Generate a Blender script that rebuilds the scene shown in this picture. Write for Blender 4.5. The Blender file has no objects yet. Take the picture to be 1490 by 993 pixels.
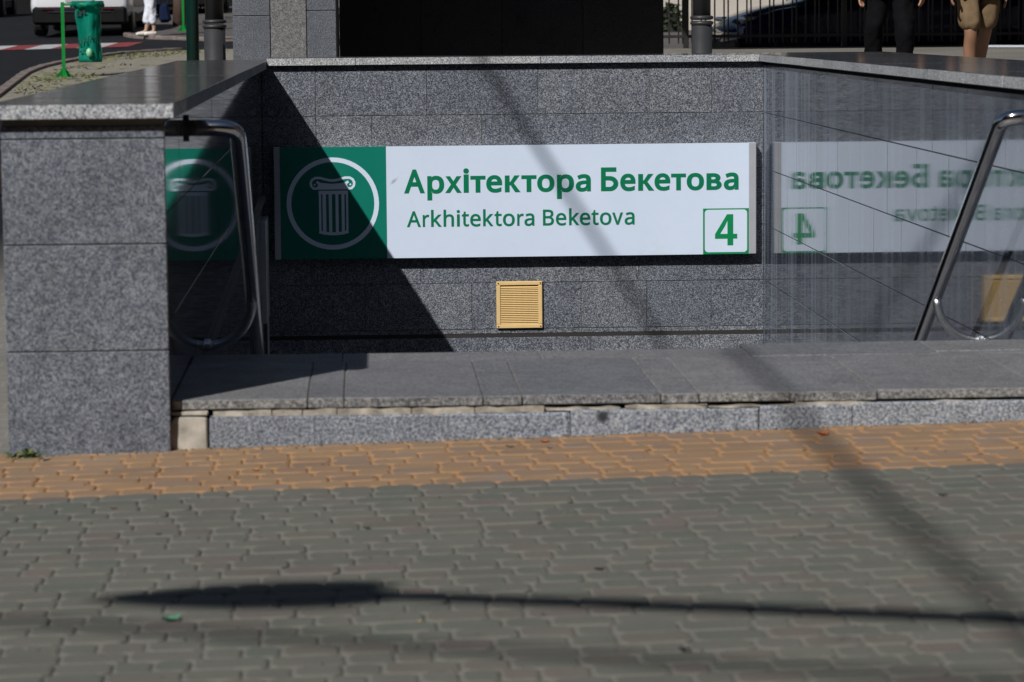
import bpy, bmesh, math, random
from mathutils import Vector, Matrix, Quaternion
random.seed(7)
SC = bpy.context.scene
COL = SC.collection

# ------------------------------------------------------------------ camera
CAM_Z = 1.63
yaw, pitch, roll = math.radians(2.82), math.radians(-6.19), 0.0085
fw = Vector((math.sin(yaw) * math.cos(pitch), math.cos(yaw) * math.cos(pitch), math.sin(pitch)))
r0 = Vector((math.cos(yaw), -math.sin(yaw), 0))
u0 = r0.cross(fw)
rt = r0 * math.cos(roll) - u0 * math.sin(roll)
up = u0 * math.cos(roll) + r0 * math.sin(roll)
cam = bpy.data.cameras.new('camera')
cam.lens, cam.sensor_width, cam.sensor_fit = 105, 36, 'HORIZONTAL'
cam.clip_start, cam.clip_end = 0.1, 2000
cam.dof.use_dof = True
cam.dof.focus_distance = 22.3
cam.dof.aperture_fstop = 5.6
cam_o = bpy.data.objects.new('camera', cam)
COL.objects.link(cam_o)
m = Matrix.Identity(4)
for i in range(3):
    m[i][0], m[i][1], m[i][2] = rt[i], up[i], -fw[i]
m[2][3] = CAM_Z
cam_o.matrix_world = m
SC.camera = cam_o

# ------------------------------------------------------------------ light
SUN_DIR = Vector((0.63, 0.95, -1.0)).normalized()      # the way the light travels
to_sun = -SUN_DIR
w = bpy.data.worlds.new('World')
SC.world = w
w.use_nodes = True
nt = w.node_tree
sky = nt.nodes.new('ShaderNodeTexSky')
sky.sky_type = 'NISHITA'
sky.sun_disc = False
sky.sun_elevation = math.asin(to_sun.z)
sky.sun_rotation = math.atan2(to_sun.x, to_sun.y)
nt.links.new(sky.outputs['Color'], nt.nodes['Background'].inputs['Color'])
nt.nodes['Background'].inputs['Strength'].default_value = 0.05
sl = bpy.data.lights.new('sun', 'SUN')
sl.energy = 5.0
sl.angle = math.radians(0.53)
sl.color = (1.0, 0.985, 0.965)
so = bpy.data.objects.new('sun', sl)
so.rotation_euler = SUN_DIR.to_track_quat('-Z', 'Y').to_euler()
so.location = (-20, -30, 40)
COL.objects.link(so)
SC.view_settings.view_transform = 'Standard'
SC.view_settings.look = 'None'
SC.view_settings.exposure = -0.32
SC.view_settings.gamma = 1.0

# ------------------------------------------------------------------ naming
def tag(o, label=None, cat=None, group=None, kind=None):
    if label: o['label'] = label
    if cat: o['category'] = cat
    if group: o['group'] = group
    if kind: o['kind'] = kind
    return o

def empty(name, loc=(0, 0, 0), rz=0.0):
    o = bpy.data.objects.new(name, None)
    COL.objects.link(o)
    o.location = loc
    o.rotation_euler = (0, 0, rz)
    o.empty_display_size = 0.1
    return o

def link(name, me, parent=None, loc=(0, 0, 0), rot=(0, 0, 0)):
    o = bpy.data.objects.new(name, me)
    COL.objects.link(o)
    o.parent = parent
    o.location = loc
    o.rotation_euler = rot
    return o

def clip(v, a, b):
    return max(a, min(b, v))

def terr(x, y):
    """height of the ground: tilts up to the right, climbs away behind the stairwell"""
    xx = clip(x, -12, 12)
    z = 0.019 * (xx + 0.6)
    if y > 11.3:
        z += (0.03 + 0.001 * clip(xx, 0, 10)) * (min(y, 76) - 11.3)
        if x > 3.0 and y > 13:                      # the paved area right of the stairwell lies higher
            k = clip((x - 3.0) / 1.0, 0, 1) * clip((y - 13) / 6.0, 0, 1)
            k = k * k * (3 - 2 * k)
            z += k * ((0.56 + 0.016 * min(y, 76)) - z)
            d = clip((y - 40.3) / 1.2, 0, 1) * clip(x - 3.0, 0, 1)
            z -= 0.5 * d                            # car park behind the fence lies lower
    return z

# ------------------------------------------------------------------ materials
def nodes_of(name):
    mt = bpy.data.materials.new(name)
    mt.use_nodes = True
    t = mt.node_tree
    return mt, t, t.nodes['Principled BSDF'], t.nodes.new, t.links.new

def ramp(t, fac, stops, interp='LINEAR'):
    r = t.nodes.new('ShaderNodeValToRGB')
    r.color_ramp.interpolation = interp
    e = r.color_ramp.elements
    while len(e) < len(stops):
        e.new(0.5)
    for el, (p, c) in zip(e, stops):
        el.position = p
        el.color = (c[0], c[1], c[2], 1) if hasattr(c, '__len__') else (c, c, c, 1)
    t.links.new(fac, r.inputs['Fac'])
    return r.outputs['Color']

def noise(t, vec, scale, detail=3, rough=0.6, sx=1, sy=1, sz=1):
    n = t.nodes.new('ShaderNodeTexNoise')
    n.inputs['Scale'].default_value = scale
    n.inputs['Detail'].default_value = detail
    n.inputs['Roughness'].default_value = rough
    if (sx, sy, sz) != (1, 1, 1):
        mp = t.nodes.new('ShaderNodeMapping')
        mp.inputs['Scale'].default_value = (sx, sy, sz)
        t.links.new(vec, mp.inputs['Vector'])
        vec = mp.outputs['Vector']
    t.links.new(vec, n.inputs['Vector'])
    return n.outputs['Fac']

def mix(t, fac, a, b, mode='MIX'):
    n = t.nodes.new('ShaderNodeMix')
    n.data_type = 'RGBA'
    n.blend_type = mode
    for k, v in ((0, fac), (6, a), (7, b)):
        if isinstance(v, (int, float)):
            n.inputs[k].default_value = v if k == 0 else (v, v, v, 1)
        elif isinstance(v, tuple):
            n.inputs[k].default_value = (v[0], v[1], v[2], 1)
        else:
            t.links.new(v, n.inputs[k])
    return n.outputs[2]

def mth(t, op, a, b=0.0, c=None):
    n = t.nodes.new('ShaderNodeMath')
    n.operation = op
    for k, v in enumerate((a, b) if c is None else (a, b, c)):
        if isinstance(v, (int, float)):
            n.inputs[k].default_value = v
        else:
            t.links.new(v, n.inputs[k])
    return n.outputs[0]

def bump(t, bsdf, h, strength=0.3, dist=0.002):
    b = t.nodes.new('ShaderNodeBump')
    b.inputs['Strength'].default_value = strength
    b.inputs['Distance'].default_value = dist
    t.links.new(h, b.inputs['Height'])
    t.links.new(b.outputs['Normal'], bsdf.inputs['Normal'])

def plain(name, col, rough=0.5, metal=0.0, var=0.12, scale=8.0, spec=0.5, coat=0.0):
    mt, t, b, new, ln = nodes_of(name)
    tc = new('ShaderNodeTexCoord').outputs['Object']
    f = noise(t, tc, scale, 4, 0.65)
    lo = tuple(c * (1 - var) for c in col)
    hi = tuple(min(1, c * (1 + var)) for c in col)
    ln(ramp(t, f, [(0.3, lo), (0.7, hi)]), b.inputs['Base Color'])
    ln(ramp(t, f, [(0.3, max(0.02, rough * 0.85)), (0.7, min(1, rough * 1.15))]), b.inputs['Roughness'])
    b.inputs['Metallic'].default_value = metal
    b.inputs['Specular IOR Level'].default_value = spec
    b.inputs['Coat Weight'].default_value = coat
    return mt

def granite(name, dark, mid, light, scale, rough, bmp=0.25, spec=0.5, thr=(0.38, 0.5, 0.62), polish=None, streaks=False, stain=None, warm=0.0):
    mt, t, b, new, ln = nodes_of(name)
    pos = new('ShaderNodeNewGeometry').outputs['Position']
    f1 = noise(t, pos, scale, 2, 0.75)
    f2 = noise(t, pos, scale * 2.6, 1, 0.6)
    f = mth(t, 'ADD', mth(t, 'MULTIPLY', f1, 0.72), mth(t, 'MULTIPLY', f2, 0.28))
    col = ramp(t, f, [(thr[0], dark), (thr[1], mid), (thr[2], light)])
    # feldspar flecks
    v = new('ShaderNodeTexVoronoi')
    v.inputs['Scale'].default_value = scale * 1.1
    ln(pos, v.inputs['Vector'])
    fl = ramp(t, v.outputs['Distance'], [(0.12, 1.0), (0.26, 0.0)])
    pick = ramp(t, noise(t, pos, scale * 0.8, 0), [(0.52, 0.0), (0.58, 1.0)])
    col = mix(t, mth(t, 'MULTIPLY', mth(t, 'MULTIPLY', fl, pick), 0.55), col, tuple(min(1, c * 1.25) for c in light))
    # every stone a little different, broad weathering
    rnd = new('ShaderNodeObjectInfo').outputs['Random']
    col = mix(t, 1.0, col, ramp(t, rnd, [(0.0, (0.86, 0.87, 0.9)), (1.0, (1.1, 1.08, 1.05))]), 'MULTIPLY')
    big = noise(t, pos, 1.7, 4, 0.65)
    col = mix(t, 1.0, col, ramp(t, big, [(0.3, 0.84), (0.7, 1.12)]), 'MULTIPLY')
    med = noise(t, pos, 19, 2, 0.6)
    col = mix(t, 1.0, col, ramp(t, med, [(0.3, 0.86), (0.7, 1.13)]), 'MULTIPLY')
    dirt = noise(t, pos, 4.5, 5, 0.7)
    col = mix(t, ramp(t, dirt, [(0.6, 0.0), (0.75, 0.22)]), col, (0.10, 0.085, 0.07))
    r_in = rough
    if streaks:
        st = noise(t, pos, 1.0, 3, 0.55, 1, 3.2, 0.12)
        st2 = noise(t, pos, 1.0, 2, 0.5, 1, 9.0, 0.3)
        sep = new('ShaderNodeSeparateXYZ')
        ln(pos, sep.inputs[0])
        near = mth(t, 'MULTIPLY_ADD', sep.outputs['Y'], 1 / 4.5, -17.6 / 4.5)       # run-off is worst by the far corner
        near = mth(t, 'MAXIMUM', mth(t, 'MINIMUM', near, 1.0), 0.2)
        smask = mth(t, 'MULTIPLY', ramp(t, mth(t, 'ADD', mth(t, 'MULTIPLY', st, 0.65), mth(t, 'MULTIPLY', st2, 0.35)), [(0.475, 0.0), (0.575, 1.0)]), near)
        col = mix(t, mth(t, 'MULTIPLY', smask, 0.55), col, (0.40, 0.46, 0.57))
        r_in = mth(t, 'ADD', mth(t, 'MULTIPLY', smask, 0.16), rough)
    if stain:
        d = new('ShaderNodeVectorMath')
        d.operation = 'DISTANCE'
        ln(pos, d.inputs[0])
        d.inputs[1].default_value = stain
        m1 = mth(t, 'ADD', d.outputs['Value'], mth(t, 'MULTIPLY', mth(t, 'SUBTRACT', noise(t, pos, 30, 3), 0.5), 0.05))
        col = mix(t, ramp(t, m1, [(0.012, 0.9), (0.036, 0.0)]), col, (0.015, 0.015, 0.018))
    ln(col, b.inputs['Base Color'])
    if isinstance(r_in, (int, float)):
        ln(ramp(t, dirt, [(0.3, r_in * 0.85), (0.75, min(1, r_in * 1.3))]), b.inputs['Roughness'])
    else:
        ln(r_in, b.inputs['Roughness'])
    b.inputs['Specular IOR Level'].default_value = spec
    if polish:
        bump(t, b, noise(t, pos, 1.0, 2, 0.5, *polish[0]), polish[1], polish[2])
    else:
        bump(t, b, f1, bmp, 0.004)
    return mt

M = {}
M['flamed'] = granite('flamed_granite', (0.03, 0.039, 0.06), (0.116, 0.130, 0.156), (0.24, 0.252, 0.275), 105, 0.62, 0.3)
M['back'] = granite('fine_dark_granite', (0.006, 0.010, 0.022), (0.098, 0.111, 0.136), (0.38, 0.392, 0.41), 128, 0.6, 0.3)
M['coping_front'] = granite('light_bush_hammered_granite', (0.11, 0.115, 0.125), (0.34, 0.35, 0.365), (0.66, 0.665, 0.66), 90, 0.7, 0.3)
M['coping_top'] = granite('polished_coping_granite', (0.02, 0.02, 0.024), (0.06, 0.06, 0.066), (0.15, 0.145, 0.14), 70, 0.13, polish=((0.5, 2.6, 1), 0.5, 0.012))
M['polished'] = granite('polished_grey_granite', (0.022, 0.028, 0.039), (0.058, 0.069, 0.088), (0.125, 0.14, 0.162), 80, 0.035, spec=0.42, polish=((1, 4.0, 0.2), 0.035, 0.002), streaks=True)
M['polished_left'] = granite('polished_left_granite', (0.03, 0.033, 0.04), (0.085, 0.09, 0.1), (0.19, 0.19, 0.19), 80, 0.035, polish=((1, 5.5, 0.25), 0.03, 0.002))  # left wall's own granite tone, without streaks
M['step_top'] = granite('worn_step_granite', (0.11, 0.11, 0.117), (0.175, 0.174, 0.182), (0.26, 0.256, 0.253), 70, 0.55, 0.1)
M['step_front'] = granite('chipped_step_granite', (0.06, 0.06, 0.065), (0.18, 0.18, 0.178), (0.36, 0.35, 0.33), 75, 0.65, 0.4)
M['curb'] = granite('blue_grey_curb_granite', (0.065, 0.08, 0.112), (0.225, 0.247, 0.282), (0.46, 0.468, 0.475), 88, 0.6, 0.35, stain=(0.905, 11.35, 0.10))
M['pier'] = granite('pier_granite', (0.038, 0.044, 0.056), (0.102, 0.112, 0.131), (0.215, 0.226, 0.243), 95, 0.6, 0.3)
M['pier_warm'] = granite('pier_warm_granite', (0.07, 0.068, 0.068), (0.165, 0.162, 0.16), (0.30, 0.292, 0.28), 95, 0.6, 0.3)
M['recess_shade'] = granite('shade_dark_granite', (0.006, 0.0065, 0.008), (0.017, 0.019, 0.024), (0.05, 0.052, 0.06), 90, 0.3)  # deep shade of the pavilion recess put into the granite colour
M['satin'] = plain('satin_steel', (0.8, 0.81, 0.84), 0.34, 1.0, 0.05, 5)
M['mortar'] = plain('pale_mortar', (0.36, 0.325, 0.27), 0.9, 0, 0.45, 16)
M['joint'] = plain('joint_grout', (0.17, 0.16, 0.145), 0.9, 0, 0.25, 6)
M['marble'] = plain('pale_beige_stone', (0.40, 0.365, 0.31), 0.8, 0, 0.4, 9)
M['chrome'] = plain('stainless_steel', (0.62, 0.62, 0.63), 0.13, 1.0, 0.05, 5)
M['sign_white'] = plain('white_sign_sheet', (0.69, 0.78, 0.92), 0.35, 0, 0.02, 3)
M['sign_green'] = plain('teal_green_sheet', (0.004, 0.19, 0.135), 0.35, 0, 0.05, 3)
M['sign_letter'] = plain('green_letter_film', (0.003, 0.19, 0.085), 0.35, 0, 0.05, 3)
M['sign_number'] = plain('number_green_film', (0.004, 0.25, 0.08), 0.35, 0, 0.05, 3)
M['sign_cap'] = plain('grey_aluminium_cap', (0.52, 0.53, 0.55), 0.4, 0.3, 0.06, 5)
M['brass'] = plain('cream_brass_paint', (0.80, 0.56, 0.25), 0.4, 0.0, 0.06, 12)
M['gap_shade'] = plain('vent_shadow_box', (0.03, 0.028, 0.025), 0.9)  # dark colour stands for the shade inside gaps and openings
M['asphalt'] = plain('asphalt', (0.012, 0.0124, 0.0148), 0.95, 0, 0.35, 3, 0.15)
M['post_grey'] = plain('grey_lamp_post_paint', (0.036, 0.037, 0.04), 0.42, 0, 0.08, 5)
M['post_green'] = plain('dark_green_post_paint', (0.003, 0.028, 0.022), 0.35, 0, 0.1, 5)
M['stand_green'] = plain('bright_green_paint', (0.004, 0.21, 0.035), 0.35, 0, 0.15, 9)
M['iron'] = plain('dark_iron', (0.02, 0.018, 0.016), 0.5, 0.0, 0.2, 9)
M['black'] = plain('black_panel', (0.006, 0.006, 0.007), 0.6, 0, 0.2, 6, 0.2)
M['white_paint'] = plain('worn_white_road_paint', (0.42, 0.42, 0.42), 0.8, 0, 0.25, 7)
M['red_paint'] = plain('worn_red_road_paint', (0.22, 0.03, 0.035), 0.8, 0, 0.25, 7)
M['bark'] = plain('bark', (0.13, 0.085, 0.06), 0.9, 0, 0.3, 12)
M['concrete'] = plain('grey_concrete', (0.22, 0.21, 0.2), 0.85, 0, 0.2, 3)
M['wall_beige'] = plain('beige_plaster', (0.50, 0.45, 0.39), 0.85, 0, 0.1, 1.5)
M['wall_grey'] = plain('grey_brown_facade', (0.13, 0.12, 0.115), 0.85, 0, 0.15, 0.8)
M['kerb'] = plain('worn_kerb_concrete', (0.17, 0.135, 0.12), 0.9, 0, 0.35, 7)
M['far_walk'] = plain('far_pavement_asphalt', (0.085, 0.075, 0.07), 0.9, 0, 0.3, 2.5)

def paver_mat(name, tints, edge, edge_amt, worn=None):
    mt, t, b, new, ln = nodes_of(name)
    g = new('ShaderNodeNewGeometry')
    pos = g.outputs['Position']
    rnd = mth(t, 'FRACT', mth(t, 'ADD', new('ShaderNodeObjectInfo').outputs['Random'], g.outputs['Random Per Island']))
    n = len(tints)
    col = ramp(t, rnd, [(i / max(1, n - 1), c) for i, c in enumerate(tints)])
    fine = noise(t, pos, 160, 3, 0.7)
    col = mix(t, 1.0, col, ramp(t, fine, [(0.3, 0.82), (0.7, 1.16)]), 'MULTIPLY')
    blot = noise(t, pos, 2.2, 4, 0.65)
    col = mix(t, 1.0, col, ramp(t, blot, [(0.3, 0.88), (0.7, 1.1)]), 'MULTIPLY')
    if worn:
        wm = ramp(t, noise(t, pos, 5.5, 4, 0.65, 0.6, 1.6, 1), [(0.61, 0.0), (0.68, 0.9)])
        col = mix(t, wm, col, worn)
    sep = new('ShaderNodeSeparateXYZ')
    ln(g.outputs['True Normal'], sep.inputs[0])
    em = ramp(t, sep.outputs['Z'], [(0.90, 1.0), (0.985, 0.0)])
    col = mix(t, mth(t, 'MULTIPLY', em, edge_amt), col, edge)
    spots = ramp(t, noise(t, pos, 9, 4, 0.7), [(0.64, 0.0), (0.72, 0.45)])
    col = mix(t, spots, col, (0.05, 0.045, 0.04))
    ln(col, b.inputs['Base Color'])
    b.inputs['Roughness'].default_value = 0.82
    bump(t, b, fine, 0.3, 0.002)
    return mt

M['paver_grey'] = paver_mat('grey_paver', [(0.118, 0.120, 0.096), (0.132, 0.127, 0.103), (0.110, 0.117, 0.095), (0.140, 0.123, 0.100), (0.121, 0.122, 0.099), (0.133, 0.128, 0.106), (0.143, 0.119, 0.101)], (0.165, 0.158, 0.135), 0.45)
M['paver_orange'] = paver_mat('orange_paver', [(0.262, 0.168, 0.097), (0.292, 0.182, 0.10), (0.24, 0.158, 0.10), (0.275, 0.172, 0.106), (0.305, 0.19, 0.096), (0.235, 0.165, 0.118)], (0.37, 0.205, 0.095), 0.7, worn=(0.21, 0.19, 0.18))
M['sand'] = plain('joint_sand', (0.165, 0.158, 0.132), 0.95, 0, 0.3, 12)
M['sand_orange'] = plain('orange_joint_sand', (0.34, 0.195, 0.085), 0.95, 0, 0.3, 12)

def ground_mat():
    mt, t, b, new, ln = nodes_of('paved_ground')
    pos = new('ShaderNodeNewGeometry').outputs['Position']
    br = new('ShaderNodeTexBrick')
    br.inputs['Scale'].default_value = 1.0
    br.inputs['Brick Width'].default_value = 0.16
    br.inputs['Row Height'].default_value = 0.125
    br.inputs['Mortar Size'].default_value = 0.006
    br.inputs['Color1'].default_value = (0.16, 0.155, 0.14, 1)
    br.inputs['Color2'].default_value = (0.18, 0.165, 0.145, 1)
    br.inputs['Mortar'].default_value = (0.22, 0.2, 0.165, 1)
    ln(pos, br.inputs['Vector'])
    col = mix(t, 1.0, br.outputs['Color'], ramp(t, noise(t, pos, 0.8, 5, 0.65), [(0.3, 0.8), (0.7, 1.2)]), 'MULTIPLY')
    ln(col, b.inputs['Base Color'])
    b.inputs['Roughness'].default_value = 0.88
    return mt
M['ground'] = ground_mat()

def verge_mat():
    mt, t, b, new, ln = nodes_of('trodden_verge')
    pos = new('ShaderNodeNewGeometry').outputs['Position']
    n1 = noise(t, pos, 1.3, 5, 0.7)
    col = ramp(t, n1, [(0.3, (0.16, 0.14, 0.11)), (0.5, (0.25, 0.225, 0.18)), (0.62, (0.19, 0.165, 0.10)), (0.75, (0.10, 0.11, 0.035))])
    col = mix(t, 1.0, col, ramp(t, noise(t, pos, 25, 3, 0.7), [(0.3, 0.7), (0.7, 1.25)]), 'MULTIPLY')
    ln(col, b.inputs['Base Color'])
    b.inputs['Roughness'].default_value = 0.95
    return mt
M['verge'] = verge_mat()

def leaf_mat(name, c1, c2):
    mt, t, b, new, ln = nodes_of(name)
    g = new('ShaderNodeNewGeometry')
    ln(ramp(t, g.outputs['Random Per Island'], [(0.0, c1), (1.0, c2)]), b.inputs['Base Color'])
    b.inputs['Roughness'].default_value = 0.6
    return mt
M['foliage'] = leaf_mat('tree_leaves', (0.03, 0.06, 0.015), (0.075, 0.11, 0.03))
M['grass'] = leaf_mat('dry_grass', (0.10, 0.13, 0.03), (0.2, 0.2, 0.07))
M['hedge'] = leaf_mat('dark_hedge_leaves', (0.012, 0.02, 0.008), (0.03, 0.045, 0.015))

# ------------------------------------------------------------------ mesh helpers
class MB:
    def __init__(s):
        s.v, s.f, s.mi = [], [], []
    def add(s, verts, faces, mi=0, mat=None):
        b = len(s.v)
        s.v += [tuple(mat @ Vector(p)) if mat else tuple(p) for p in verts]
        s.f += [tuple(b + i for i in f) for f in faces]
        s.mi += [mi] * len(faces)
        return s
    def box(s, x0, x1, y0, y1, z0, z1, mi=0, mat=None):
        return s.add([(x0, y0, z0), (x1, y0, z0), (x1, y1, z0), (x0, y1, z0), (x0, y0, z1), (x1, y0, z1), (x1, y1, z1), (x0, y1, z1)],
                     [(0, 3, 2, 1), (4, 5, 6, 7), (0, 1, 5, 4), (1, 2, 6, 5), (2, 3, 7, 6), (3, 0, 4, 7)], mi, mat)
    def tube(s, pts, r, n=12, mi=0, caps=True):
        pts = [Vector(p) for p in pts]
        rs = r if hasattr(r, '__len__') else [r] * len(pts)
        b = len(s.v)
        T = (pts[1] - pts[0]).normalized()
        a = Vector((0, 0, 1)) if abs(T.z) < 0.9 else Vector((1, 0, 0))
        N = T.cross(a).normalized()
        for i, p in enumerate(pts):
            Tn = (pts[min(i + 1, len(pts) - 1)] - pts[max(i - 1, 0)]).normalized()
            N = (N - Tn * N.dot(Tn)).normalized()
            B = Tn.cross(N)
            for k in range(n):
                q = 2 * math.pi * k / n
                s.v.append(tuple(p + (N * math.cos(q) + B * math.sin(q)) * rs[i]))
        for i in range(len(pts) - 1):
            for k in range(n):
                k2 = (k + 1) % n
                s.f.append((b + i * n + k, b + i * n + k2, b + (i + 1) * n + k2, b + (i + 1) * n + k)); s.mi.append(mi)
        if caps:
            s.f.append(tuple(b + k for k in reversed(range(n)))); s.mi.append(mi)
            e = b + (len(pts) - 1) * n
            s.f.append(tuple(e + k for k in range(n))); s.mi.append(mi)
        return s
    def lathe(s, prof, n=24, mi=0, c=(0, 0, 0)):
        b = len(s.v)
        for r, z in prof:
            for k in range(n):
                q = 2 * math.pi * k / n
                s.v.append((c[0] + r * math.cos(q), c[1] + r * math.sin(q), c[2] + z))
        for i in range(len(prof) - 1):
            for k in range(n):
                k2 = (k + 1) % n
                s.f.append((b + i * n + k, b + i * n + k2, b + (i + 1) * n + k2, b + (i + 1) * n + k)); s.mi.append(mi)
        s.f.append(tuple(b + k for k in reversed(range(n)))); s.mi.append(mi)
        e = b + (len(prof) - 1) * n
        s.f.append(tuple(e + k for k in range(n))); s.mi.append(mi)
        return s
    def mesh(s, name, mats, smooth=False):
        me = bpy.data.meshes.new(name)
        me.from_pydata(s.v, [], s.f)
        for mt in (mats if isinstance(mats, (list, tuple)) else [mats]):
            me.materials.append(mt)
        me.polygons.foreach_set('material_index', s.mi)
        if smooth:
            me.polygons.foreach_set('use_smooth', [True] * len(me.polygons))
        me.update()
        return me
    def build(s, name, mats, parent=None, loc=(0, 0, 0), rot=(0, 0, 0), smooth=False):
        return link(name, s.mesh(name, mats, smooth), parent, loc, rot)

def smooth_angle(me, deg=40):
    me.polygons.foreach_set('use_smooth', [True] * len(me.polygons))
    bm = bmesh.new(); bm.from_mesh(me)
    for e in bm.edges:
        e.smooth = len(e.link_faces) == 2 and e.calc_face_angle(0) < math.radians(deg)
    bm.to_mesh(me); bm.free()

def bevel_box(name, dx, dy, dz, bev, mats, jag=0.0, top_slot=None, seed=0):
    """box 0..dx, 0..dy, 0..dz with worn edges; top_slot: material slot of the upward face"""
    bm = bmesh.new()
    bmesh.ops.create_cube(bm, size=1)
    for v in bm.verts:
        v.co = Vector(((v.co.x + .5) * dx, (v.co.y + .5) * dy, (v.co.z + .5) * dz))
    if bev:
        bmesh.ops.bevel(bm, geom=bm.edges[:], offset=bev, segments=1, affect='EDGES')
    if jag:
        rr = random.Random(seed)
        for v in bm.verts:
            v.co += Vector((rr.uniform(-jag, jag), rr.uniform(-jag, jag), rr.uniform(-jag, jag)))
    if top_slot is not None:
        bm.normal_update()
        for f in bm.faces:
            if f.normal.z > 0.6:
                f.material_index = top_slot
    me = bpy.data.meshes.new(name)
    bm.to_mesh(me); bm.free()
    for mt in (mats if isinstance(mats, (list, tuple)) else [mats]):
        me.materials.append(mt)
    return me

def slab(parent, x0, x1, y0, y1, z0, z1, mats, bev=0.003, name='granite_slab', jag=0.0, top_slot=None, label=None):
    me = bevel_box(name, x1 - x0, y1 - y0, z1 - z0, bev, mats, jag, top_slot, seed=int((x0 + y0 * 3 + z0 * 7) * 1000))
    o = link(name, me, parent, (x0, y0, z0))
    if label: o['label'] = label
    return o

# ------------------------------------------------------------------ ground
def ground_sheet():
    xs = [-300, -150, -80, -50, -30, -20, -15, -12] + [x for x in range(-11, -1)] + [-1.38, -0.72, 0.0, 1.0, 2.0, 3.02, 4.02] + list(range(5, 13)) + [15, 20, 30, 50, 80, 150, 300]
    ys = [-150, -60, -20, -8, 0, 4, 8, 11.36, 12.5, 12.95] + list(range(14, 22)) + [22.35, 22.9] + list(range(24, 77, 1)) + [80, 90, 110, 150, 250, 500, 900]
    v = [(x, y, terr(x, y) - (0.03 if y < 11.5 else 0.0)) for y in ys for x in xs]
    nx = len(xs)
    f = []
    for j in range(len(ys) - 1):
        for i in range(nx - 1):
            cx, cy = (xs[i] + xs[i + 1]) / 2, (ys[j] + ys[j + 1]) / 2
            if -0.72 < cx < 3.02 and 12.5 < cy < 22.35:
                continue
            f.append((j * nx + i, j * nx + i + 1, (j + 1) * nx + i + 1, (j + 1) * nx + i))
    b = MB(); b.add(v, f)
    o = b.build('ground', M['ground'])
    tag(o, 'paved ground climbing gently away behind the stairwell', kind='structure')
ground_sheet()

def strip(name, rows, mat, lift=0.006, nx=8, label=None, kind='structure'):
    """sheet over the ground; rows of (y, x_left, x_right)"""
    b = MB()
    v = [(l + (r - l) * i / nx, y, terr(l + (r - l) * i / nx, y) + lift) for y, l, r in rows for i in range(nx + 1)]
    f = [(j * (nx + 1) + i, j * (nx + 1) + i + 1, (j + 1) * (nx + 1) + i + 1, (j + 1) * (nx + 1) + i) for j in range(len(rows) - 1) for i in range(nx)]
    b.add(v, f)
    return tag(b.build(name, mat), label, kind=kind)

# ------------------------------------------------------------------ foreground paving: every stone a part
ROW = 0.125
def paver_mesh(L, Wd, mat, rr):
    """tumbled paving stone: rounded corners, chamfered rim"""
    gp = 0.0026
    x0, x1, y0, y1 = gp, L - gp, gp, Wd - gp
    c = 0.016 + rr.uniform(-.004, .004)
    def ring(ins, z, cc):
        a0, a1, b0, b1 = x0 + ins * 1.5, x1 - ins * 1.5, y0 + ins * .55, y1 - ins * .55
        return [(a0 + cc, b0, z), (a1 - cc, b0, z), (a1, b0 + cc, z), (a1, b1 - cc, z), (a1 - cc, b1, z), (a0 + cc, b1, z), (a0, b1 - cc, z), (a0, b0 + cc, z)]
    v = ring(0, -0.03, c) + ring(0, -0.0042, c) + ring(0.0048, 0, c)
    v = [(p[0] + rr.uniform(-.0015, .0015), p[1] + rr.uniform(-.0015, .0015), p[2]) for p in v]
    f = [(16, 17, 18, 19, 20, 21, 22, 23)]
    for r in (0, 8):
        f += [(r + k, r + (k + 1) % 8, r + 8 + (k + 1) % 8, r + 8 + k) for k in range(8)]
    return v, f

LENS = (0.10, 0.125, 0.15, 0.175, 0.195)
def in_view(x, y, mx=12, my=12):
    d = Vector((x, y, terr(x, y))) - Vector((0, 0, CAM_Z))
    z = d.dot(fw)
    if z < 1: return False
    px = 745 + 4345.8 * d.dot(rt) / z
    py = 496.5 - 4345.8 * d.dot(up) / z
    return -mx < px < 1490 + mx and -my < py < 993 + my

def lay(parent, y_start, rows, x_of, mat, singles, stuff_name, seed):
    rr = random.Random(seed)
    protos = {L: [] for L in LENS}
    for L in LENS:
        for k in range(4):
            v, f = paver_mesh(L, ROW, mat, rr)
            b = MB(); b.add(v, f)
            protos[L].append(b.mesh('paver', mat))
    todo = []
    for r in range(rows):
        y = y_start + r * ROW
        xa, xb = x_of(y)
        x = xa - rr.uniform(0, .15)
        while x < xb:
            L = rr.choice(LENS)
            todo.append((x, y, L, rr.randrange(4), rr.uniform(-.0012, .0014), rr.uniform(-.010, .010), rr.uniform(-.012, .012)))
            x += L
    seen = sorted([q for q in todo if in_view(q[0] + q[2] / 2, q[1] + ROW / 2)], key=lambda q: q[1])[:singles]
    pick = set(id(q) for q in seen)
    rest = MB()
    for q in todo:
        x, y, L, k, dz, rx, ry = q
        loc = (x, y, terr(x + L / 2, y) + dz)
        rot = (rx, -0.019 + ry, rr.uniform(-.012, .012))
        if id(q) in pick:
            link('paver', protos[L][k], parent, loc, rot)
        else:
            me = protos[L][k]
            mt = Matrix.Translation(loc) @ Matrix.Rotation(rot[2], 4, 'Z') @ Matrix.Rotation(rot[1], 4, 'Y') @ Matrix.Rotation(rot[0], 4, 'X')
            rest.add([tuple(v.co) for v in me.vertices], [tuple(p.vertices) for p in me.polygons], 0, mt)
    if rest.f:
        tag(rest.build(stuff_name, mat, parent), kind='stuff')

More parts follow.
